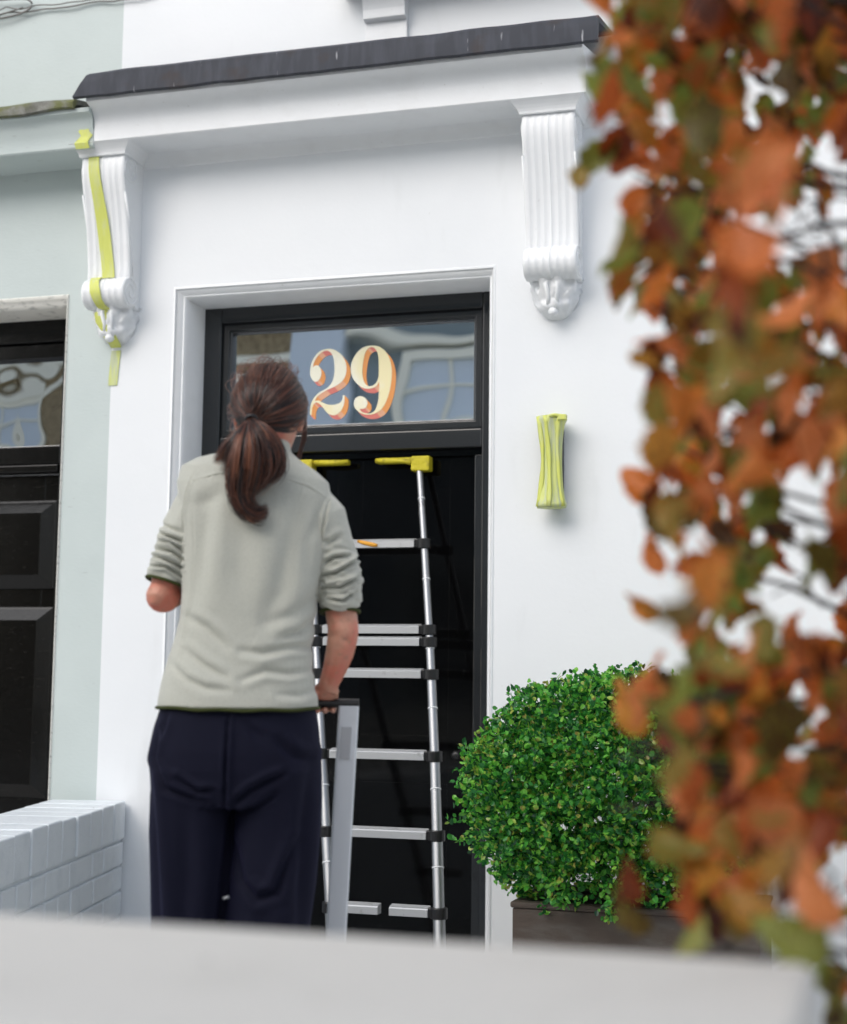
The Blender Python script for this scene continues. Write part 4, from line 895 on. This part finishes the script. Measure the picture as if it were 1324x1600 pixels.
for q in range(80):        # copper strands down the middle
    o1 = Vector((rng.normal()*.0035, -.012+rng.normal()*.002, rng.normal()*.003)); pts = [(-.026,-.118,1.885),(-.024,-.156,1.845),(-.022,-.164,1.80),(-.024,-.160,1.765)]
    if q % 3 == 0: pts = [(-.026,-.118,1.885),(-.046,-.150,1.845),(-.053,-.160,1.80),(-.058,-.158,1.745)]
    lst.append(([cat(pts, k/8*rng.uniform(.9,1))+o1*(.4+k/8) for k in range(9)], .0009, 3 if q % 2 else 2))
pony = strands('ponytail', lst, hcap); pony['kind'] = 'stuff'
tb_ = MB(); c = TIE+Vector((0,-.006,-.001)); n_ = Vector((0,-.8,-.6)); e1 = Vector((1,0,0)); e2 = n_.cross(e1)
tb_.tube([Wp(c+e1*.0115*math.cos(a)+e2*.0105*math.sin(a)) for a in [k*2*math.pi/20 for k in range(21)]], .0046, 8); tb_.build('hair_tie', M['plastic'], person, smooth=True)

# ---------------------------------------------------------------- step ladder with hand rail
sl = empty('step_ladder', (P0.x, P0.y, 0), 'silver folding step ladder with black hand grip held by the person', 'step ladder')
U0, U1 = -.195, .203
mb = MB(); mb.tube([Wp((u, BARV, BARZ)) for u in (U0-.022, .03, U1+.022)], .0105, 20); mb.build('hand_grip', M['plastic'], sl, auto=50)
def strip(a, b, w, th, name, m):
    q = MB(); A, B = Vector(a), Vector(b); rs = []
    for p, ww in ((A, w), (B, w*.97)):
        rs.append([tuple(Wp((p.x+dx*ww/2, p.y+dy, p.z))) for dx, dy in ((-1,0),(-.86,-.004),(.86,-.004),(1,0),(1,th),(-1,th))])
    q.rings(rs); return q.build(name, m, sl, bevel=.0015)
sp1 = strip((U1-.002,BARV-.010,BARZ-.006),(U1-.052,BARV+.06,.0),.048,.022,'rail_stile',M['alu_pale'])
strip((U0+.002,BARV-.010,BARZ-.006),(U0+.04,BARV+.06,.0),.048,.022,'rail_stile',M['alu_pale'])
q = MB(); a = Vector((U1-.006,BARV-.0115,BARZ-.055)); q.hexa([tuple(Wp((a.x-.012-.004*(k>3)*0, a.y+dy, a.z+dz))) if False else tuple(Wp((a.x+dx, a.y+dy, a.z+dz))) for k,(dx,dy,dz) in enumerate([(-.016,0,-.075),(.008,0,-.075),(.008,.004,-.075),(-.016,.004,-.075),(-.012,-.004,0),(.012,-.004,0),(.012,.003,0),(-.012,.003,0)])])
q.build('label_sticker', mat('faded_grey_sticker', (.42,.43,.45), .5), sl)
for z, va, vb_ in ((.40,-.16,.14),(.20,-.28,.02)):
    q = MB(); p = [(U0+.05,va,z),(U1-.06,va,z),(U1-.06,vb_,z),(U0+.05,vb_,z)]; q.hexa([tuple(Wp(k)) for k in p]+[tuple(Wp((k[0],k[1],k[2]+.02))) for k in p]); q.build('tread', M['plastic'], sl, bevel=.004)
for u in (U0+.03, U1-.05):
    q = MB(); q.tube([Wp((u,-.30,0)),Wp((u,-.16,.38))], .014, 10, flat=.6); q.tube([Wp((u,.30,0)),Wp((u,.10,.60))], .012, 10, flat=.6); q.tube([Wp((u,-.16,.39)),Wp((u,.14,.39))], .010, 8); q.build('leg', M['alu'], sl, bevel=0)


# ---------------------------------------------------------------- across the street: seen as reflections in the fanlight
op = empty('opposite_house', (-5.5, -16.5, 0), 'brown brick and slate blue house mirrored in the fanlight glass', 'house')
mb = MB(); wall_holes(mb, -14, -5.95, 0, 10, -16.4, -16.0, []); mb.build('brick_wall', M['house_brick'], op)
mb = MB(); wall_holes(mb, -5.95, 3, 0, 10, -16.45, -16.05, []); mb.build('wall', M['slate_blue'], op)
for b_ in ((-14,-5.95,-16.0,-15.85,6.25,6.42),(-5.95,3,-16.05,-15.8,6.38,6.5),(-14,-6.9,-16.0,-15.9,5.85,6.02)): MB().box(*b_).build('string_course', M['cream'], op, bevel=.02)
MB().box(-5.95,3,-16.05,-15.75,4.95,5.12).build('sill_band', M['cream'], op, bevel=.02)
MB().box(-14,3,-16.4,-15.6,6.9,7.5).build('parapet', M['slate_blue'], op)
MB().box(-6.75,-5.9,-16.0,-15.8,0,7.2).build('pale_pier', M['sky_blue'], op)
for x0, x1, z0, z1 in ((-12.6,-11.4,4.9,6.0),(-4.95,-3.75,5.2,6.15),(-9.0,-7.9,4.7,5.9),(-2.6,-1.4,5.2,6.15),(-1,.6,1,3),(-4.9,-3.0,1,3),(-8.8,-7.3,1,3.0)):
    m = MB(); w = .16; m.box(x0-w,x0,-16.05,-15.85,z0-w,z1+w).box(x1,x1+w,-16.05,-15.85,z0-w,z1+w).box(x0,x1,-16.05,-15.85,z1,z1+w).box(x0,x1,-16.05,-15.85,z0-w,z0)
    wf = m.build('window', M['cream'], op); MB().box(x0,x1,-16.05,-15.98,z0,z1).build('pane', M['sky_blue'] if z0 > 5 or x0 < -12 else M['winglass'], wf)
    m = MB(); xm = (x0+x1)/2; zm = (z0+z1)/2; m.box(xm-.025,xm+.025,-15.98,-15.93,z0,z1).box(x0,xm-.026,-15.98,-15.93,zm-.025,zm+.025).box(xm+.026,x1,-15.98,-15.93,zm-.025,zm+.025); m.build('glazing_bar', M['cream'], wf)
